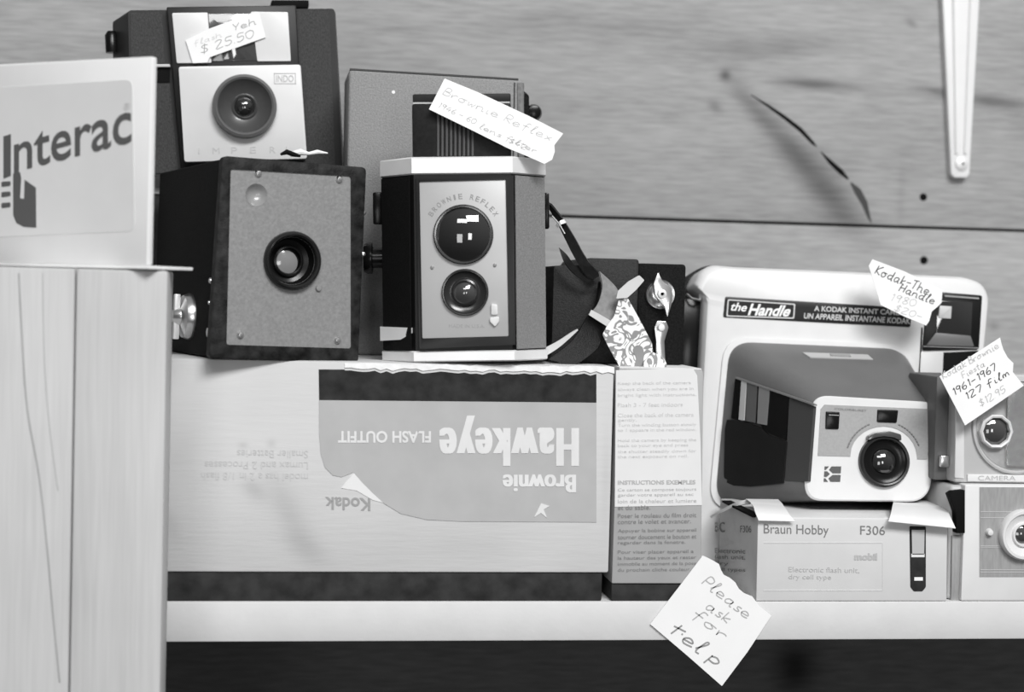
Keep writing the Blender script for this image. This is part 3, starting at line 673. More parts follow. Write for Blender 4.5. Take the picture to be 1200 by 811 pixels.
# strap (part of the camera), edges given in the room then brought into the camera's space
def L3(fr_, pts): return [fr_.I @ W(x, y, d) for x, y, d in pts]
sp = fr.obj('neck_strap', strip(L3(fr, [(637, 236, .030), (650, 256, .029), (663, 282, .027), (671, 298, .026), (681, 315, .025), (692, 330, .025)]), L3(fr, [(645, 240, .028), (660, 258, .027), (674, 280, .025), (682, 295, .024), (692, 310, .023), (704, 322, .023)]), .0016), strap_m)
fr.obj('strap_keeper', strip(L3(fr, [(651, 264, .0255), (656, 259, .0245), (661, 257, .024)]), L3(fr, [(653, 268, .0255), (658, 263, .0245), (664, 261, .024)]), .004), silver, sp)
fr.obj('strap_buckle_pin', tube(L3(fr, [(647, 253, .024), (655, 262, .023), (662, 274, .0225)]), .0004, 6), silver, sp)
fr.obj('strap_tongue', strip(L3(fr, [(655, 290, .018), (664, 298, .018), (672, 309, .019), (686, 325, .021), (697, 329, .022)]), L3(fr, [(655.5, 291, .018), (661, 306, .018), (671, 319, .019), (684, 329, .021), (693, 333, .022)]), .0012), strap_m, sp)
fr.obj('strap_underside', strip(L3(fr, [(703, 318, .020), (706, 335, .018), (703, 350, .017), (698, 360, .016), (692, 366, .014)]), L3(fr, [(712, 326, .022), (723, 338, .020), (728, 353, .018), (724, 368, .016), (716, 380, .014)]), .0012), strap_back, sp)
fr.obj('strap_cut_edge', strip(L3(fr, [(693, 363, .0125), (704, 369, .0125), (716, 376, .0125)]), L3(fr, [(690, 369, .0125), (701, 376, .0125), (712, 383, .0125)]), .0015), strap_edge, sp)
fr.obj('strap_lower_run', strip(L3(fr, [(704, 330, .026), (699, 355, .021), (688, 372, .018), (670, 400, .018), (643, 421, .018)]), L3(fr, [(706, 345, .026), (708, 368, .021), (706, 385, .019), (700, 408, .018), (672, 430, .017)]), .0016), strap_m, sp)
fr.obj('strap_pale_run', strip(L3(fr, [(640, 407, .016), (655, 399, .016), (669, 390, .0165), (677, 385.5, .017)]), L3(fr, [(640, 417, .016), (654, 408, .016), (667, 397, .0165), (677.5, 387, .017)]), .0012), strap_edge, sp)

# its tag
tg = paper_note('price_tag', [(521, 92), (560, 108), (620, 136), (660, 156.5), (649.6, 170), (650, 178), (647, 187), (638, 192), (618, 183), (596, 174), (550, 151), (502.7, 128)], -.002, 'long white handwritten price tag leaning on top of the twin-lens camera', (-14, 0, -4))
writing(tg, [('Brownie Reflex', (517, 113), (645, 169), 13), ('1946 - 60', (511, 127), (556, 148), 9), ('lens filter', (560, 152), (628, 182), 9), ('$42', (594, 168), (616, 178), 8)], 0, mat('faint_pen', .5, .8), .00018)

# ================================================================== DARK BOX CAMERA LYING BEHIND, KEY
o = W(650, 425, .032)
fr = Frame('folded_box_camera', (o.x, .032, HT + .0002), (0, 0, 0), 'black box camera lying flat behind the strap, with a nickel winding key', 'camera')
a = fr.P([(648, 312)])[0]; b = fr.P([(749, 304)])[0]; c2 = fr.P([(804, 310)])[0]
fr.obj('body', extr(rounded([(b[0], 0), (c2[0], 0), (c2[0], c2[1]), (b[0], c2[1])], [0, 0, .002, .001]), .0, .075, .0008), black_leather)
fr.obj('camera_back', extr(rounded([(a[0], 0), (b[0] - .0004, 0), (b[0] - .0004, b[1]), (a[0] + .018, b[1]), (a[0] + .0155, b[1] - .0035), (a[0], b[1] - .0045)], [0, 0, .0018, .0015, .0005, .001]), -.002, .075, .0008), mat('black_leatherette_worn', .025, .6, var=.3, vscale=900, bump=.8, bscale=1400, spec=.3))
kx_, kz_ = fr.P([(775, 345)], -.004)[0]
kk = fr.obj('winding_key', lathe((kx_, kz_), [(0, -.0030), (.003, -.0034), (.0050, -.0030), (.0062, -.0018), (.0074, -.0022), (.0078, -.0010), (.0078, .0)], 40), silver)
wing = [(771, 319), (776, 329), (786, 340), (788, 352), (782, 372), (779, 360), (768, 346), (766, 332)]
fr.obj('key_wing', extr(rounded(fr.P(wing, -.007), .0008), -.0075, -.003, .0006), silver, kk)
c = fr.P([(776, 344.5)], -.008)[0]; fr.obj('key_hub', lathe(c, [(.0007, -.0072), (.0010, -.0090), (.0022, -.0086), (.0026, -.0070)], 24), chrome, kk)
fr.obj('key_hole', lathe(c, [(0, -.0079), (.0010, -.0079)], 14), black_matte, kk)
lt = fr.obj('side_latch', extr(rounded(fr.P([(767, 432), (768, 400), (766, 384), (769, 376), (780, 376), (783, 384), (778, 400), (779, 420), (781, 432)], -.002), .0008), -.0035, .001, .0006), silver)
c = fr.P([(774.5, 384)], -.0035)[0]; fr.obj('latch_stud', lathe(c, [(0, -.0058), (.0016, -.0052), (.0022, -.0034)], 20), chrome, lt)
# ornate tag
def ornate():
    m = bpy.data.materials.new('scroll_print'); m.use_nodes = True; nt = m.node_tree; L = nt.links; b = nt.nodes['Principled BSDF']
    tc = nd(nt, 'ShaderNodeTexCoord'); n = nd(nt, 'ShaderNodeTexNoise'); n.inputs['Scale'].default_value = 115; n.inputs['Detail'].default_value = 1.; n.inputs['Distortion'].default_value = 1.8
    L.new(tc.outputs['Object'], n.inputs['Vector'])
    w = mth(nt, 'SINE', mth(nt, 'MULTIPLY', n.outputs['Fac'], 26.0)); cr = nd(nt, 'ShaderNodeValToRGB')
    cr.color_ramp.elements[0].position = .22; cr.color_ramp.elements[0].color = (.26, .26, .26, 1); cr.color_ramp.elements[1].position = .5; cr.color_ramp.elements[1].color = (.86, .86, .86, 1)
    L.new(mth(nt, 'MULTIPLY_ADD', w, .5, .5), cr.inputs[0]); L.new(cr.outputs[0], b.inputs['Base Color']); b.inputs['Roughness'].default_value = .5
    return m
scroll = ornate()
c0 = W(735, 395, .012)
f3 = Frame('ornamental_tag', (c0.x, .010, HT), (0, 0, 0), 'white card tag with scrolled ornament leaning beside the strap', 'tag')
f3.obj('card', extr(rounded(f3.P([(706, 392), (712, 381), (720, 370), (725, 352), (735, 348), (750, 375), (764, 402), (766, 420), (757, 432.5), (728, 433), (716, 412)], 0), .0006), 0, .0006), scroll)
f3.obj('ribbon', extr(rounded(f3.P([(722, 350), (724, 341), (736, 330), (749, 322.5), (755, 328.5), (745, 340), (735, 349)], -.001), .0006), -.0014, -.0004), strap_edge)
f3.obj('ornate_foot', extr(rounded(f3.P([(754, 434), (754, 424), (760, 418), (764, 412), (772, 416), (778, 420), (782, 428), (778, 434)], -.002), .0012), -.003, .0, .0005), scroll)
f3.obj('scroll_cutout', extr(rounded(f3.P([(741, 410), (746, 404), (753, 406), (755, 414), (753, 426), (749, 431), (743, 430), (746, 420)], -.0004), .0012), -.0004, 0), mat('scroll_grey', .25, .6))

# ================================================================== INSTANT CAMERA
fr = Frame('instant_camera', (.1125, .080, .0125), (-7, 1.8, -1.6), 'big white instant camera with a protruding dark lens nose, leaning on the right', 'camera')
zb = .001
pl = [(826, 352), (823, 343), (814, 333), (822, 316), (836, 309), (862, 311), (1000, 317), (1133, 323), (1154, 330), (1162.5, 346), (1157, 407)]
pts = fr.P(pl, 0)
xL = fr.P([(812, 590)], 0)[0][0]; xR = fr.P([(1135, 590)], 0)[0][0]
front = rounded([(xL, zb - .0080)] + pts + [(xR, zb - .0035)][::-1], [.003, .001, .001, .002, .008, .003, .001, .001, .004, .012, .012, .004, .003], 5)
front_b = [(x * 1.0, z) for x, z in front]
lv = [[(x, .026, z) for x, z in front], [(x, .006, z) for x, z in front]]
cxm, czm = .08, .085
def inset(pts, k): return [(x + (cxm - x) / abs(cxm - x + 1e-9) * k * min(1, abs(cxm - x) / .07), z + (czm - z) / abs(czm - z + 1e-9) * k * min(1, abs(czm - z) / .075)) for x, z in pts]
lv += [[(x, .003, z) for x, z in inset(front, .0006)], [(x, .0008, z) for x, z in inset(front, .002)], [(x, 0, z) for x, z in inset(front, .004)]]
fr.obj('body_front', rings(lv), white_plastic)
bkx = fr.P([(815, 318)], .03)[0]; 
bs = rounded([(xL + .0, zb), (xR - .002, zb), (pts[9][0] - .003, pts[7][1] - .004), (pts[6][0] + .02, pts[6][1] + .0028), (pts[4][0] + .0, pts[4][1] + .0028), (pts[3][0] - .0045, pts[3][1] - .002), (pts[1][0] - .006, pts[1][1])], [.002, .004, .015, .002, .009, .006, .001])
fr.obj('back_shell', extr(bs, .024, .052, .002), nose_dark)
sd = fr.P([(798, 432), (826, 432), (829, 348), (802, 348)], .004)
fr.obj('side_grip', extr(sd, .010, .040, .001), black_gloss)
fr.obj('side_clip', tube([fr.hit(805, 345, .006), fr.hit(811, 350, .004), fr.hit(820, 352, .004), fr.hit(822, 343, .006)], .0008), silver)
# text strip
sq = [(847.5, 371.7), (1067, 383.5), (1068.5, 361), (850, 347.5)]
stp = plate(fr, 'name_strip', sq, -.0006, .001, mat('strip_black', .012, .35, spec=.3), .0002, .0012)
cz5 = lambda x, y: (800 + x / 3, 290 + y / 3)
bm = bmesh.new()
bo = [cz5(153, 243), cz5(392, 251), cz5(396, 198), cz5(158, 182)]; bi = [cz5(158, 239), cz5(388, 246.5), cz5(391, 202), cz5(162, 186.5)]
O_, I_ = rounded(fr.P(bo, -.0006), .0010), rounded(fr.P(bi, -.0006), .0008); n = len(O_)
vo = [bm.verts.new((x, -.0008, z)) for x, z in O_]; vi = [bm.verts.new((x, -.0008, z)) for x, z in I_]
for i in range(n): bm.faces.new((vo[i], vo[(i + 1) % n], vi[(i + 1) % n], vi[i]))
fr.obj('strip_border', bm, mat('strip_white', .6, .5), stp)
lettering(fr, [('the', [cz5(168, 222), cz5(224, 226), cz5(228, 197), cz5(172, 192)], dict(shear=.25, bold=.02)), ('Handle', [cz5(228, 239), cz5(374, 244), cz5(384, 205), cz5(232, 197)], dict(shear=.25, bold=.03))], -.0007, paper, stp)
lettering(fr, [('A KODAK INSTANT CAMERA', [cz5(462, 224), cz5(792, 240), cz5(793, 222), cz5(463, 205)], dict(bold=.02)), ('UN APPAREIL INSTANTANE KODAK', [cz5(425, 250), cz5(800, 270), cz5(802, 249), cz5(428, 230)], dict(bold=.02))], -.0007, MATS['strip_white'], stp)
# viewfinder
vf = plate(fr, 'viewfinder', [(1081, 411), (1147.5, 409.5), (1151.5, 346), (1088, 341)], -.0012, .002, mat('vf_black', .006, .3, spec=.3), .0005, .0015)
fr.obj('finder_trim', tube([fr.hit(1107, 347, -.0018), fr.hit(1147, 350, -.0018)], .0006, 6), mid_grey, vf)
fr.obj('finder_trim', tube([fr.hit(1082, 406, -.0018), fr.hit(1146, 408, -.0018)], .0003, 6), mid_grey, vf)
plate(fr, 'finder_lens', [(1097, 392), (1138, 393), (1140, 354), (1098, 352)], -.0016, -.0008, lens_glass, .0003, .0006, vf)
plate(fr, 'finder_window', [(1100, 372.5), (1114.5, 373.5), (1115.5, 359), (1101.5, 358)], -.0026, -.001, light_grey, .0003, .0003, vf)
plate(fr, 'finder_sill', [(1086, 404.5), (1141.5, 406), (1137.5, 393.5), (1097, 390)], -.0028, -.001, mat('sill_grey', .13, .4), .0004, .0004, vf)
# seam between body and grip, grip
fr.obj('grip_seam', tube([fr.hit(1080.5, 384, -.0001), fr.hit(1078, 430, -.0001), fr.hit(1073, 480, -.0001), fr.hit(1070, 520, -.0001)], .0005, 6), black_matte)
plate(fr, 'grip_strip', [(1074, 520), (1101, 520), (1106, 413), (1079, 412.5)], -.0006, .001, mat('grip_light', .62, .4), .0003)
plate(fr, 'grip_opening', [(1102, 520), (1140, 520), (1147, 411), (1106, 413)], -.0010, .001, black_matte, .0003)
# nose : loft from base outline to front plate
DN = -.060
base = fr.P([(839, 590), (1040, 590), (1098, 480), (1062, 412), (1040, 407), (868, 401), (856, 412)], -.0002)
# regular rounded outline with the same number of points for both ends
bq = fr.P([(836, 592), (1085, 592), (1062, 409), (854, 400)], -.0002); fq = fr.P([(943, 586), (1088, 587.5), (1102, 472.5), (953, 463.5)], DN)
rb = rounded(bq, [.014, .014, .013, .013], 8); rf = rounded(fq, [.010, .011, .0095, .009], 8)
def mix(t, k=1.0): return [(a[0] * (1 - t) + b[0] * t, a[1] * (1 - t) + b[1] * t) for a, b in zip(rb, rf)]
cB = (sum(p[0] for p in rb) / len(rb), sum(p[1] for p in rb) / len(rb)); 
rb2 = [(cB[0] + (x - cB[0]) * 1.05, cB[1] + (z - cB[1]) * 1.05) for x, z in rb]
lv = [[(x, .0004, z) for x, z in rb2], [(x, -.0016, z) for x, z in rb2], [(x, -.0018, z) for x, z in rb]]
fr.obj('nose_surround', rings(lv), white_plastic)
lv = [[(x, -.001, z) for x, z in rb], [(x, -.006, z) for x, z in mix(.04)]]
for t in (.25, .5, .75, .93): lv.append([(x, -.006 + (DN + .006) * t, z) for x, z in mix(.04 + .96 * t)])
lv.append([(x, DN + .0015, z) for x, z in mix(1)])
ns = fr.obj('lens_nose', rings(lv), nose_grey)
# front plate
def grow(pts, k):
    c = (sum(p[0] for p in pts) / len(pts), sum(p[1] for p in pts) / len(pts)); return [(c[0] + (x - c[0]) * k, c[1] + (z - c[1]) * k) for x, z in pts]
g1_ = grow(rf, 1.012)
fp = fr.obj('front_plate', rings([[(x, DN + .004, z) for x, z in g1_], [(x, DN + .0008, z) for x, z in g1_], [(x, DN, z) for x, z in grow(rf, .985)]]), white_plastic, ns)
cn = lambda x, y: (820 + x / 3.863, 390 + y / 3.863)
# grey inlay with the arch round the lens
inl = [cn(535, 556), cn(548, 345), cn(565, 325), cn(1035, 345), cn(1056, 368), cn(1030, 573), cn(985, 572)]
arch = []
lc = cn(832, 568)
for k in range(15):
    a = R_(4 + (174 - 4) * k / 14); arch.append((lc[0] + 39.5 * math.cos(a), lc[1] - 37 * math.sin(a) - .5))
plate(fr, 'grey_inlay', inl + arch[:-1] + [cn(682, 560)], DN - .0004, DN + .001, mat('inlay_grey', .36, .45, var=.06, vscale=900), 0, 0, fp)
ew = plate(fr, 'electric_eye', [cn(570, 435), cn(630, 437), cn(635, 358), cn(572, 355)], DN - .0012, DN, black_gloss, .0004, .0008, fp)
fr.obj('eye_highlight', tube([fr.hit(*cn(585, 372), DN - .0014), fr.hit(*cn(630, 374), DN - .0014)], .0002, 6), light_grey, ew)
plate(fr, 'flash_window', [cn(803, 404), cn(893, 408), cn(900, 350), cn(806, 346)], DN - .0012, DN, black_gloss, .0004, .0008, fp)
lettering(fr, [('COLORBURST', [cn(608, 348), cn(755, 358), cn(756, 349), cn(610, 339)])], DN - .0005, mat('inlay_print', .2, .6), fp)
c = fr.P([cn(832, 582)], DN)[0]; r = fr.r(cn(832, 582), 27, DN)
rg = fr.obj('lens_barrel', lathe(c, [(r * 1.12, DN), (r * 1.10, DN - .0022), (r * 1.02, DN - .0032), (r * .96, DN - .003), (r * .92, DN - .0012)], 56), mat('barrel_dark', .03, .25, metal=.2), fp)
fr.obj('lens_mount', lathe(c, [(r * .93, DN - .0015), (r * .75, DN - .0006), (r * .55, DN - .0008), (r * .52, DN - .0014), (r * .48, DN - .0008), (0, DN - .0006)], 48), black_gloss, rg)
fr.obj('lens', lathe(c, [(0, DN - .0030), (r * .3, DN - .0026), (r * .53, DN - .0008)], 40), lens_glass, rg)
ar = [cn(764, 488), cn(762, 468), cn(800, 449), cn(860, 445), cn(912, 460), cn(914, 490), cn(880, 474), cn(835, 468), cn(795, 474)]
plate(fr, 'distance_tab', ar, DN - .0040, DN, mat('tab_grey', .12, .2, metal=.5), .0006, .001, rg)
ars = []
for a0, a1 in ((100 + 12, 165), (20, 68)):
    bm = bmesh.new(); 
    P2 = [fr.hit(lc[0] + 44 * math.cos(R_(a0 + (a1 - a0) * k / 10)), lc[1] - 43 * math.sin(R_(a0 + (a1 - a0) * k / 10)), DN - .0005) for k in range(11)]
    for k in range(10): tube([P2[k], P2[k] + (P2[k + 1] - P2[k]) * .7], .00045, 5, bm)
    fr.obj('distance_scale', bm, mat('scale_print', .2, .6), fp)
# emblem
kx0, ky0, kx1, ky1 = 966.5, 546.6, 985.7, 564.5
def kp(u, v): return (kx0 + (kx1 - kx0) * u - 1.2 * (1 - v), ky1 + (ky0 - ky1) * v)
bm = bmesh.new()
for pg in ([(0, 1), (.26, 1), (.08, .78), (0, .78)], [(.0, .68), (.16, .68), (.34, .5), (.16, .32), (0, .32)], [(0, .22), (.08, .22), (.26, 0), (0, 0)], [(.42, 1), (1, 1), (1, .56), (.52, .56), (.28, .78)], [(.52, .44), (1, .44), (1, 0), (.42, 0), (.28, .22)]):
    extr(fr.P([kp(*p) for p in pg], DN - .0002), DN - .0004, DN + .0005, bm=bm)
fr.obj('printed_emblem', bm, ink, fp)
# left side of the nose: recessed window with silver post, dark lower panel
def sideplane(px, py, lift=0.):
    """point on the nose's left flank"""
    A = Vector((rb[0][0], 0, 0)); x0b = min(p[0] for p in rb); x0f = min(p[0] for p in rf)
    P0_ = Vector((x0b, -.001, .0)); P1_ = Vector((x0f, DN, .0)); t = (P1_ - P0_).normalized(); nrm = Vector((t.y, -t.x, 0)); 
    if nrm.x > 0: nrm = -nrm
    o_ = fr.I @ CAM; v = fr.I.to_3x3() @ ray(px, py); P0_ = P0_ + nrm * lift
    return o_ + v * ((P0_ - o_).dot(nrm) / v.dot(nrm)), nrm
def flank(name, px, lift, m, th=.002, r=0., parent=None, dz=0):
    F_ = [sideplane(x, y, lift) for x, y in px]; nrm = F_[0][1]
    return fr.obj(name, rings([[p for p, _ in F_], [p - nrm * th for p, _ in F_]]), m, parent or ns)
cs_ = lambda x, y: (830 + x / 5.07, 440 + y / 5.07)
flank('flank_window', [cs_(135, 255), cs_(160, 15), cs_(480, 125), cs_(460, 385), cs_(350, 340), cs_(310, 295)], .0006, black_gloss)
flank('bellows_roller', [cs_(180, 262), cs_(196, 30), cs_(225, 38), cs_(212, 268)], .0012, light_grey)
flank('bellows_plate', [cs_(222, 270), cs_(232, 42), cs_(290, 62), cs_(278, 282)], .0009, mat('plate_grey', .22, .25, metal=.6))
flank('bellows_plate', [cs_(290, 285), cs_(300, 66), cs_(362, 88), cs_(345, 295)], .0011, mat('plate_pale', .42, .25, metal=.6))
flank('flank_cover', [cs_(92, 600), cs_(98, 320), cs_(110, 262), cs_(190, 268), cs_(310, 310), cs_(350, 350), cs_(465, 395), cs_(445, 640), cs_(250, 660), cs_(150, 655), cs_(105, 635)], .0012, nose_dark)
flank('flank_rim', [cs_(160, 8), cs_(480, 118), cs_(630, 170), cs_(630, 180), cs_(480, 128), cs_(160, 18)], .0015, mat('rim_grey', .22, .35))
flank('flank_front', [cs_(482, 130), cs_(626, 184), cs_(592, 630), cs_(455, 628)], .0004, mat('flank_grey', .07, .5, spec=.2, bump=.2))
# top slot
tp = lambda x, y: (820 + x / 3.863, 390 + y / 3.863)
def topplane(px, py, lift=0.):
    zb_ = max(p[1] for p in rb); zf_ = max(p[1] for p in rf); P0_ = Vector((0, -.001, zb_ - .0008)); t = Vector((0, DN + .001, zf_ - zb_ + .0012)).normalized(); nrm = Vector((0, -t.z, t.y))
    if nrm.z < 0: nrm = -nrm
    o_ = fr.I @ CAM; v = fr.I.to_3x3() @ ray(px, py); P0_ = P0_ + nrm * lift
    return o_ + v * ((P0_ - o_).dot(nrm) / v.dot(nrm)), nrm
def topplate(name, px, lift, m, th=.002):
    F_ = [topplane(x, y, lift) for x, y in px]; return fr.obj(name, rings([[p for p, _ in F_], [p - F_[0][1] * th for p, _ in F_]]), m, ns)
topplate('top_slot', [tp(445, 72), tp(770, 88), tp(800, 118), tp(500, 108)], .0012, black_matte)
topplate('top_slider', [tp(465, 88), tp(760, 98), tp(785, 120), tp(500, 110)], .0016, light_grey)
topplate('slider_grip', [tp(590, 93), tp(680, 97), tp(685, 106), tp(595, 102)], .0022, mid_grey)

# its tag
tg = paper_note('price_tag', [(1022.4, 303.8), (1060, 318), (1104.4, 340), (1103.5, 354.7), (1098, 360), (1092, 365), (1089, 376), (1085.4, 381.5), (1060, 371), (1032, 357.3), (1024, 330), (1018, 311.6)], .070, 'torn white handwritten tag on the upper edge of the white instant camera', (-7, 1.8, -1.6))
ct = lambda x, y: (1000 + x / 5.795, 290 + y / 5.795)
writing(tg, [('Kodak-The', ct(135, 195), ct(505, 345), 15), ('Handle', ct(300, 310), ct(545, 405), 13)], 0, ink, .00028)
writing(tg, [('1980', ct(235, 375), ct(420, 420), 12), ('$20-', ct(265, 440), ct(460, 510), 11)], 0, ink_light, .00024, name='handwriting_faint')

# ================================================================== FLASH CARTON
fr = Frame('flash_unit_carton', W(886, 706, 0), (0, 0, 0), 'small opened pale carton beneath the nose of the instant camera', 'box')
fr.M = Matrix.Translation((W(886, 706, .0).x, .0, 0)); fr.I = fr.M.inverted(); fr.e.matrix_world = fr.M
xr = fr.P([(1110, 690)])[0][0]; zt_ = fr.P([(886, 606)])[0][1]; Dp = .073
q = [(0, .0002), (xr, .0002), (xr - .001, zt_), (-.0004, zt_)]
fr.obj('carton_body', extr(rounded(q, [0, 0, .002, .001]), 0, Dp, .0006), mat('flash_card', .68, .65, var=.03))
lettering(fr, [('Braun Hobby', rect(895, 614, 971, 628.5, .02)), ('F306', rect(1008, 616, 1037, 626.5, .02))], -.0001, mat('box_print', .2, .7))
lettering(fr, [('Electronic flash unit,', rect(924, 664, 1007, 671, .015)), ('dry cell type', rect(924, 673, 974, 680, .015)), ('mobil', rect(1001, 648, 1028, 656.5, .01), dict(bold=.05))], -.0001, mat('box_print_light', .48, .7))
bm = bmesh.new()
for a, b, c_, d_ in ((895, 636, 1034, 636.7), (1034, 637, 1034.6, 692), (895, 692, 1034, 692.6)): extr(fr.P(rect(a, b, c_, d_), -.0001), -.0002, .0002, bm=bm)
fr.obj('printed_rule', bm, mat('box_rule', .6, .7))
fu = plate(fr, 'printed_flash_unit', [(1067, 688), (1071, 693), (1081, 693), (1085, 688), (1085, 617), (1066, 616.5)], -.0003, .0005, print_dark, 0, .0006)
plate(fr, 'printed_reflector', [(1069, 650), (1083, 650), (1083.5, 621), (1068.5, 621)], -.0005, 0, mat('pic_light', .5, .5), 0, 0, fu)
plate(fr, 'printed_badge', [(1071.5, 680.5), (1081.5, 680.5), (1081.5, 676.5), (1071.5, 676.5)], -.0005, 0, paper, 0, 0, fu)
plate(fr, 'printed_line', [(1068, 653), (1083.5, 653), (1083.5, 649), (1068, 649)], -.0005, 0, card_white, 0, 0, fu)
# left face, printed (shaded by its own facing)
bm = bmesh.new()
def sp_(px, py): h = fr.hit(px, py, -.0003, 0); return h
def side_text(s, q_):
    vs, fs = text_mesh(s); Q = [sp_(*p) for p in q_]
    V = [bm.verts.new(Vector((-.0006, (Q[0].y * (1 - u) + Q[1].y * u) * (1 - v) + (Q[3].y * (1 - u) + Q[2].y * u) * v, (Q[0].z * (1 - u) + Q[1].z * u) * (1 - v) + (Q[3].z * (1 - u) + Q[2].z * u) * v))) for u, v in vs]
    for f in fs:
        try: bm.faces.new([V[i] for i in f])
        except ValueError: pass
side_text('BC', [(838, 623), (850, 624), (850, 612), (838, 612)]); side_text('F306', [(868, 624), (881, 624), (881, 616), (868, 616)])
for i, s in enumerate(('Electronic', 'flash unit,', 'dry', 'cell types')): side_text(s, [(838, 648 + i * 7.5), (874 - (i == 2) * 20, 649 + i * 7.5), (874 - (i == 2) * 20, 643.5 + i * 7.5), (838, 642.5 + i * 7.5)])
fr.obj('side_lettering', bm, MATS['box_print'])
# open top: dark gap at left, and two flaps folded over the front edge
def L3b(pts): return [fr.I @ W(x, y, d) for x, y, d in pts]
fr.obj('open_slot', extr([(-.002, zt_ - .0008), (.001, zt_ - .0008), (.003, zt_ + .0003), (-.002, zt_ + .0003)], .004, Dp - .01), black_matte)
fr.obj('front_flap', strip(L3b([(874, 585.5, .035), (882, 592, .010), (885, 600, .0), (889, 610, -.003)]), L3b([(912, 586, .035), (920, 595, .010), (926, 604, -.001), (932, 611, -.003)]), .0004), card_white)
fr.obj('front_flap', strip(L3b([(1048, 585, .036), (1046, 592, .012), (1044, 602, -.0010), (1041, 611, -.006)]), L3b([(1106, 587, .036), (1110, 596, .012), (1114, 606, -.0010), (1120, 619, -.006)]), .0004), card_white)

fr.obj('lid_flap', strip(L3b([(832, 605, .062), (846, 597, .050), (862, 589, .04), (876, 585, .036)]), L3b([(833, 607, .062), (847, 600, .050), (863, 593, .040), (880, 590, .030)]), .0004), card_white)

# ================================================================== RIGHT: TWO STACKED CAMERAS
fr = Frame('pale_box_camera', (0, 0, 0), (0, 0, 0), 'pale camera with grey striped front panel, bottom right under the clear-fronted one', 'camera')
fr.M = Matrix.Translation((W(1113, 707, 0).x, .0, 0.0002)); fr.I = fr.M.inverted(); fr.e.matrix_world = fr.M
xw = .092; zt_ = fr.P([(1128, 568)])[0][1]
xf = fr.P([(1128, 650)])[0][0]
fr.obj('body', box(.0, xw, .004, .06, 0, zt_ - .001, .002, seg=3), light_grey)
plate(fr, 'grip_panel', [(1114.5, 706.5), (1127, 706.5), (1127, 628), (1116, 628)], .0025, .006, mid_grey, .0003)
fr.obj('front_shell', extr(rounded([(xf, 0), (xw - .001, 0), (xw - .001, zt_), (xf, zt_)], .001), 0, .02, .0008), white_plastic)
pn = [(1148, 676), (1300, 676), (1300, 571.5), (1148, 571)]
pnl = plate(fr, 'grey_panel', pn, -.0003, .001, mid_grey)
bm = bmesh.new()
for y in (600, 607, 640, 641.5, 668, 671): tube([fr.hit(1149, y, -.0003), fr.hit(1290, y, -.0003)], .00022, 5, bm)
fr.obj('panel_rule', bm, light_grey, pnl)
c = fr.P([(1198, 626)])[0]; r = fr.r((1198, 626), 29)
lr = fr.obj('lens_ring', lathe(c, [(r, 0), (r, -.003), (r * .94, -.0042), (r * .84, -.0042), (r * .78, -.003), (r * .5, -.0016), (r * .46, -.0030), (r * .40, -.0030), (r * .36, -.0010)], 56), white_plastic)
fr.obj('lens', lathe(c, [(0, -.0026), (r * .2, -.0022), (r * .37, -.0010)], 40), lens_glass2, lr)
c = fr.P([(1158.6, 623.5)])[0]; fr.obj('release_button', lathe(c, [(0, -.0030), (.0014, -.0026), (.0019, -.001), (.0020, 0)], 24), white_plastic)
plate(fr, 'strap_slot', [(1112, 579), (1117, 576), (1131, 574.5), (1131, 625), (1121, 625), (1120, 600)], -.0012, .004, black_matte, .0003)
LOWTOP = zt_
fr = Frame('clear_front_camera', (0, 0, 0), (0, 0, 0), 'grey camera with clear plastic front, stacked on the pale camera at the right edge', 'camera')
fr.M = Matrix.Translation((W(1118, 567, .006).x, .006, LOWTOP + .0005)); fr.I = fr.M.inverted(); fr.e.matrix_world = fr.M
zt_ = fr.P([(1150, 438)])[0][1]; xl_ = fr.P([(1094, 500)], .012)[0][0]
fr.obj('body', box(xl_, .085, .010, .05, 0, zt_ - .002, .0015), cam_side_grey)
fr.obj('front_bezel', extr(rounded([(0, 0), (.084, 0), (.084, zt_), (0, zt_)], .002), .0, .02, .0012, 3), light_grey)
plate(fr, 'bezel_edge', [(1119, 560), (1130, 561), (1130, 445), (1121, 445)], -.0006, .001, white_plastic, .0004)
plate(fr, 'lower_bar', [(1134, 564), (1290, 566), (1290, 557), (1134, 556)], -.0012, .001, white_plastic, .0004)
lettering(fr, [('CAMERA', rect(1146, 557.5, 1190, 563)) ], -.0013, mat('embossed', .47, .5))
C2 = (1192, 500); cc = fr.P([C2])[0]; rr_ = fr.r(C2, 55)
dm = fr.obj('round_panel', lathe(cc, [(rr_, 0), (rr_ * .985, -.0016), (rr_ * .95, -.0018), (rr_ * .93, -.0008), (rr_ * .8, -.0006), (0, -.0006)], 64), light_grey)
fr.obj('panel_disc', lathe(cc, [(rr_ * .91, -.0007), (rr_ * .90, -.0010), (0, -.0010)], 48), mat('disc_grey', .38, .35, var=.1, vscale=300), dm)
L1 = (1164, 505); c = fr.P([L1])[0]; r = fr.r(L1, 20)
lr = fr.obj('lens_ring', lathe(c, [(r, -.0006), (r, -.0040), (r * .92, -.0048), (r * .82, -.0044), (r * .78, -.0028)], 10), mat('ring_pale', .72, .3), None)
fr.obj('lens', lathe(c, [(0, -.0046), (r * .3, -.0042), (r * .6, -.0034), (r * .8, -.0022)], 32), lens_glass2, lr)
fr.obj('clear_window', extr(rounded(fr.P([(1180, 545), (1290, 545), (1290, 452), (1180, 452)], -.003), .002), -.004, -.0012, .0005), clear_pl)
fr.obj('cable_socket', box(*(lambda h: (h.x - .0022, h.x + .0022, .006, .012, h.z - .003, h.z + .003))(fr.hit(1104, 540, .01)), .0005), silver)

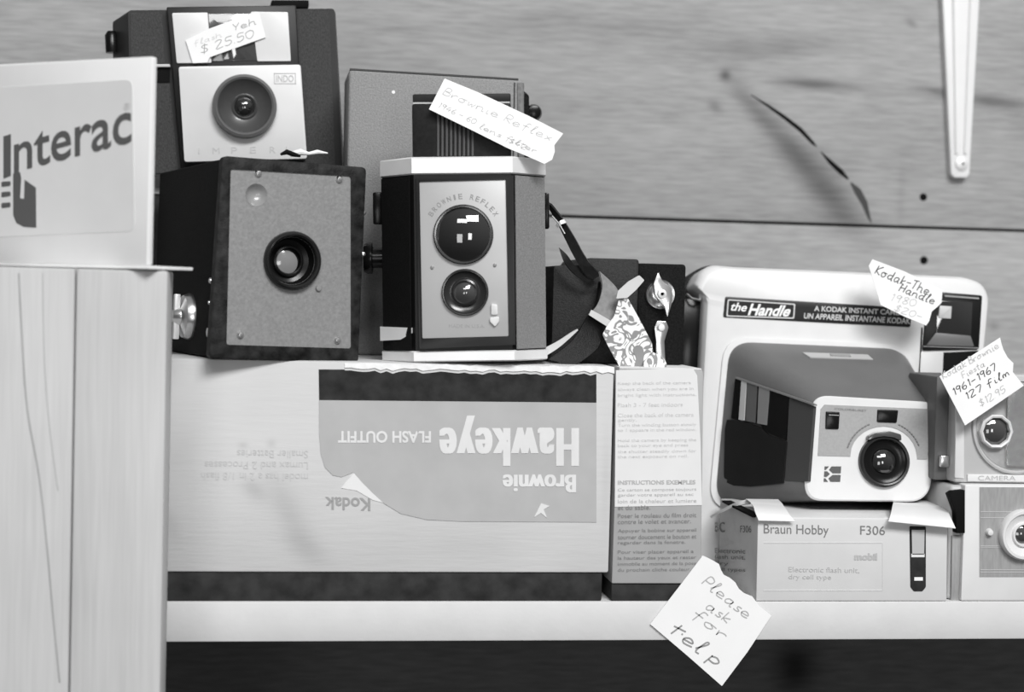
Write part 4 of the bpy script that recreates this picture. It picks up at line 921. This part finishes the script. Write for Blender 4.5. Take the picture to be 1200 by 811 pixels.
# its tag
tg = paper_note('price_tag', [(1101, 441), (1172, 395.5), (1174, 404), (1176, 410), (1181, 419), (1187.6, 425.5), (1187, 436), (1199.8, 452), (1131, 498.6)], -.004, 'white handwritten tag with film size, at the right edge above the clear-fronted camera', (-3, 0, -4))
cr_ = lambda x, y: (1090 + x / 4.51, 390 + y / 4.51)
writing(tg, [('Kodak Brownie', cr_(75, 255), cr_(375, 85), 11), ('Fiesta', cr_(180, 250), cr_(300, 182), 10), ('$12.95', cr_(272, 402), cr_(412, 318), 11)], 0, ink_light, .00022, name='handwriting_faint')
writing(tg, [('1961-1967', cr_(130, 345), cr_(365, 200), 11), ('127 film', cr_(195, 368), cr_(430, 230), 11)], 0, ink, .00024)

# ================================================================== HELP NOTE
tg = Frame('help_note', W(833, 728, -.0012), (0, 0, 0), 'square white handwritten note taped to the shelf edge, hanging below it', 'note')
tg.obj('paper', extr(tg.P([(823.6, 651), (834, 656), (842.6, 661), (845, 668), (848, 673.5), (855, 677), (861.6, 682.4), (866, 690), (872, 695), (881.6, 699), (890, 710), (904, 721.5), (876, 764), (846, 804), (805, 768), (762, 731.5), (794, 690)], 0), 0, .0003), paper)
ch_ = lambda x, y: (740 + x / 4.483, 630 + y / 4.483)
writing(tg, [('Please', ch_(355, 255), ch_(600, 450), 18), ('ask', ch_(375, 385), ch_(500, 470), 17), ('for', ch_(300, 425), ch_(480, 560), 18)], 0, mat('pen_grey', .45, .8), .00030)
writing(tg, [('#el p', ch_(190, 520), ch_(440, 700), 22)], 0, mat('pen_dark', .30, .8), .00042, name='handwriting_bold')

# ================================================================== LIGHT
def area(name, loc, tgt, size, sizey, power):
    l = bpy.data.lights.new(name, 'AREA'); l.shape = 'RECTANGLE'; l.size = size; l.size_y = sizey; l.energy = power
    o = bpy.data.objects.new(name, l); COL.objects.link(o); o.location = loc
    d = Vector(tgt) - Vector(loc); o.rotation_euler = d.to_track_quat('-Z', 'Y').to_euler(); return o
area('ceiling_light', (.5, -1.95, 1.75), (.1, 0, .1), 1.1, .6, 56)
area('ceiling_light', (-.45, -2.1, 1.5), (0, 0, .1), .9, .4, 12)
area('added_fill_light', (-.7, -2.5, -.1), (0, 0, .15), .5, .8, 6)  # this and the next are added for lens highlights and front fill, no window seen
area('added_fill_light', (.25, -2.6, .1), (0, 0, .15), .35, .6, 6)
w = bpy.data.worlds.new('world'); sc.world = w; w.use_nodes = True; nt = w.node_tree
bg = nt.nodes['Background']; tc = nd(nt, 'ShaderNodeTexCoord'); sep = nd(nt, 'ShaderNodeSeparateXYZ'); nt.links.new(tc.outputs['Generated'], sep.inputs[0])
mr = nd(nt, 'ShaderNodeMapRange'); mr.inputs['From Min'].default_value = -.6; mr.inputs['From Max'].default_value = .8; mr.inputs['To Min'].default_value = .04; mr.inputs['To Max'].default_value = .40
nt.links.new(sep.outputs['Z'], mr.inputs['Value']); mx = nd(nt, 'ShaderNodeMapRange'); mx.inputs['From Min'].default_value = -1; mx.inputs['From Max'].default_value = 1; mx.inputs['To Min'].default_value = .35; mx.inputs['To Max'].default_value = 1.3
nt.links.new(sep.outputs['X'], mx.inputs['Value']); nt.links.new(mth(nt, 'MULTIPLY', mr.outputs[0], mx.outputs[0]), bg.inputs['Strength']); bg.inputs['Color'].default_value = (1, 1, 1, 1)

vs = sc.view_settings; vs.view_transform = 'Standard'; vs.look = 'None'; vs.gamma = 1; vs.use_curve_mapping = False; vs.exposure = 0.0
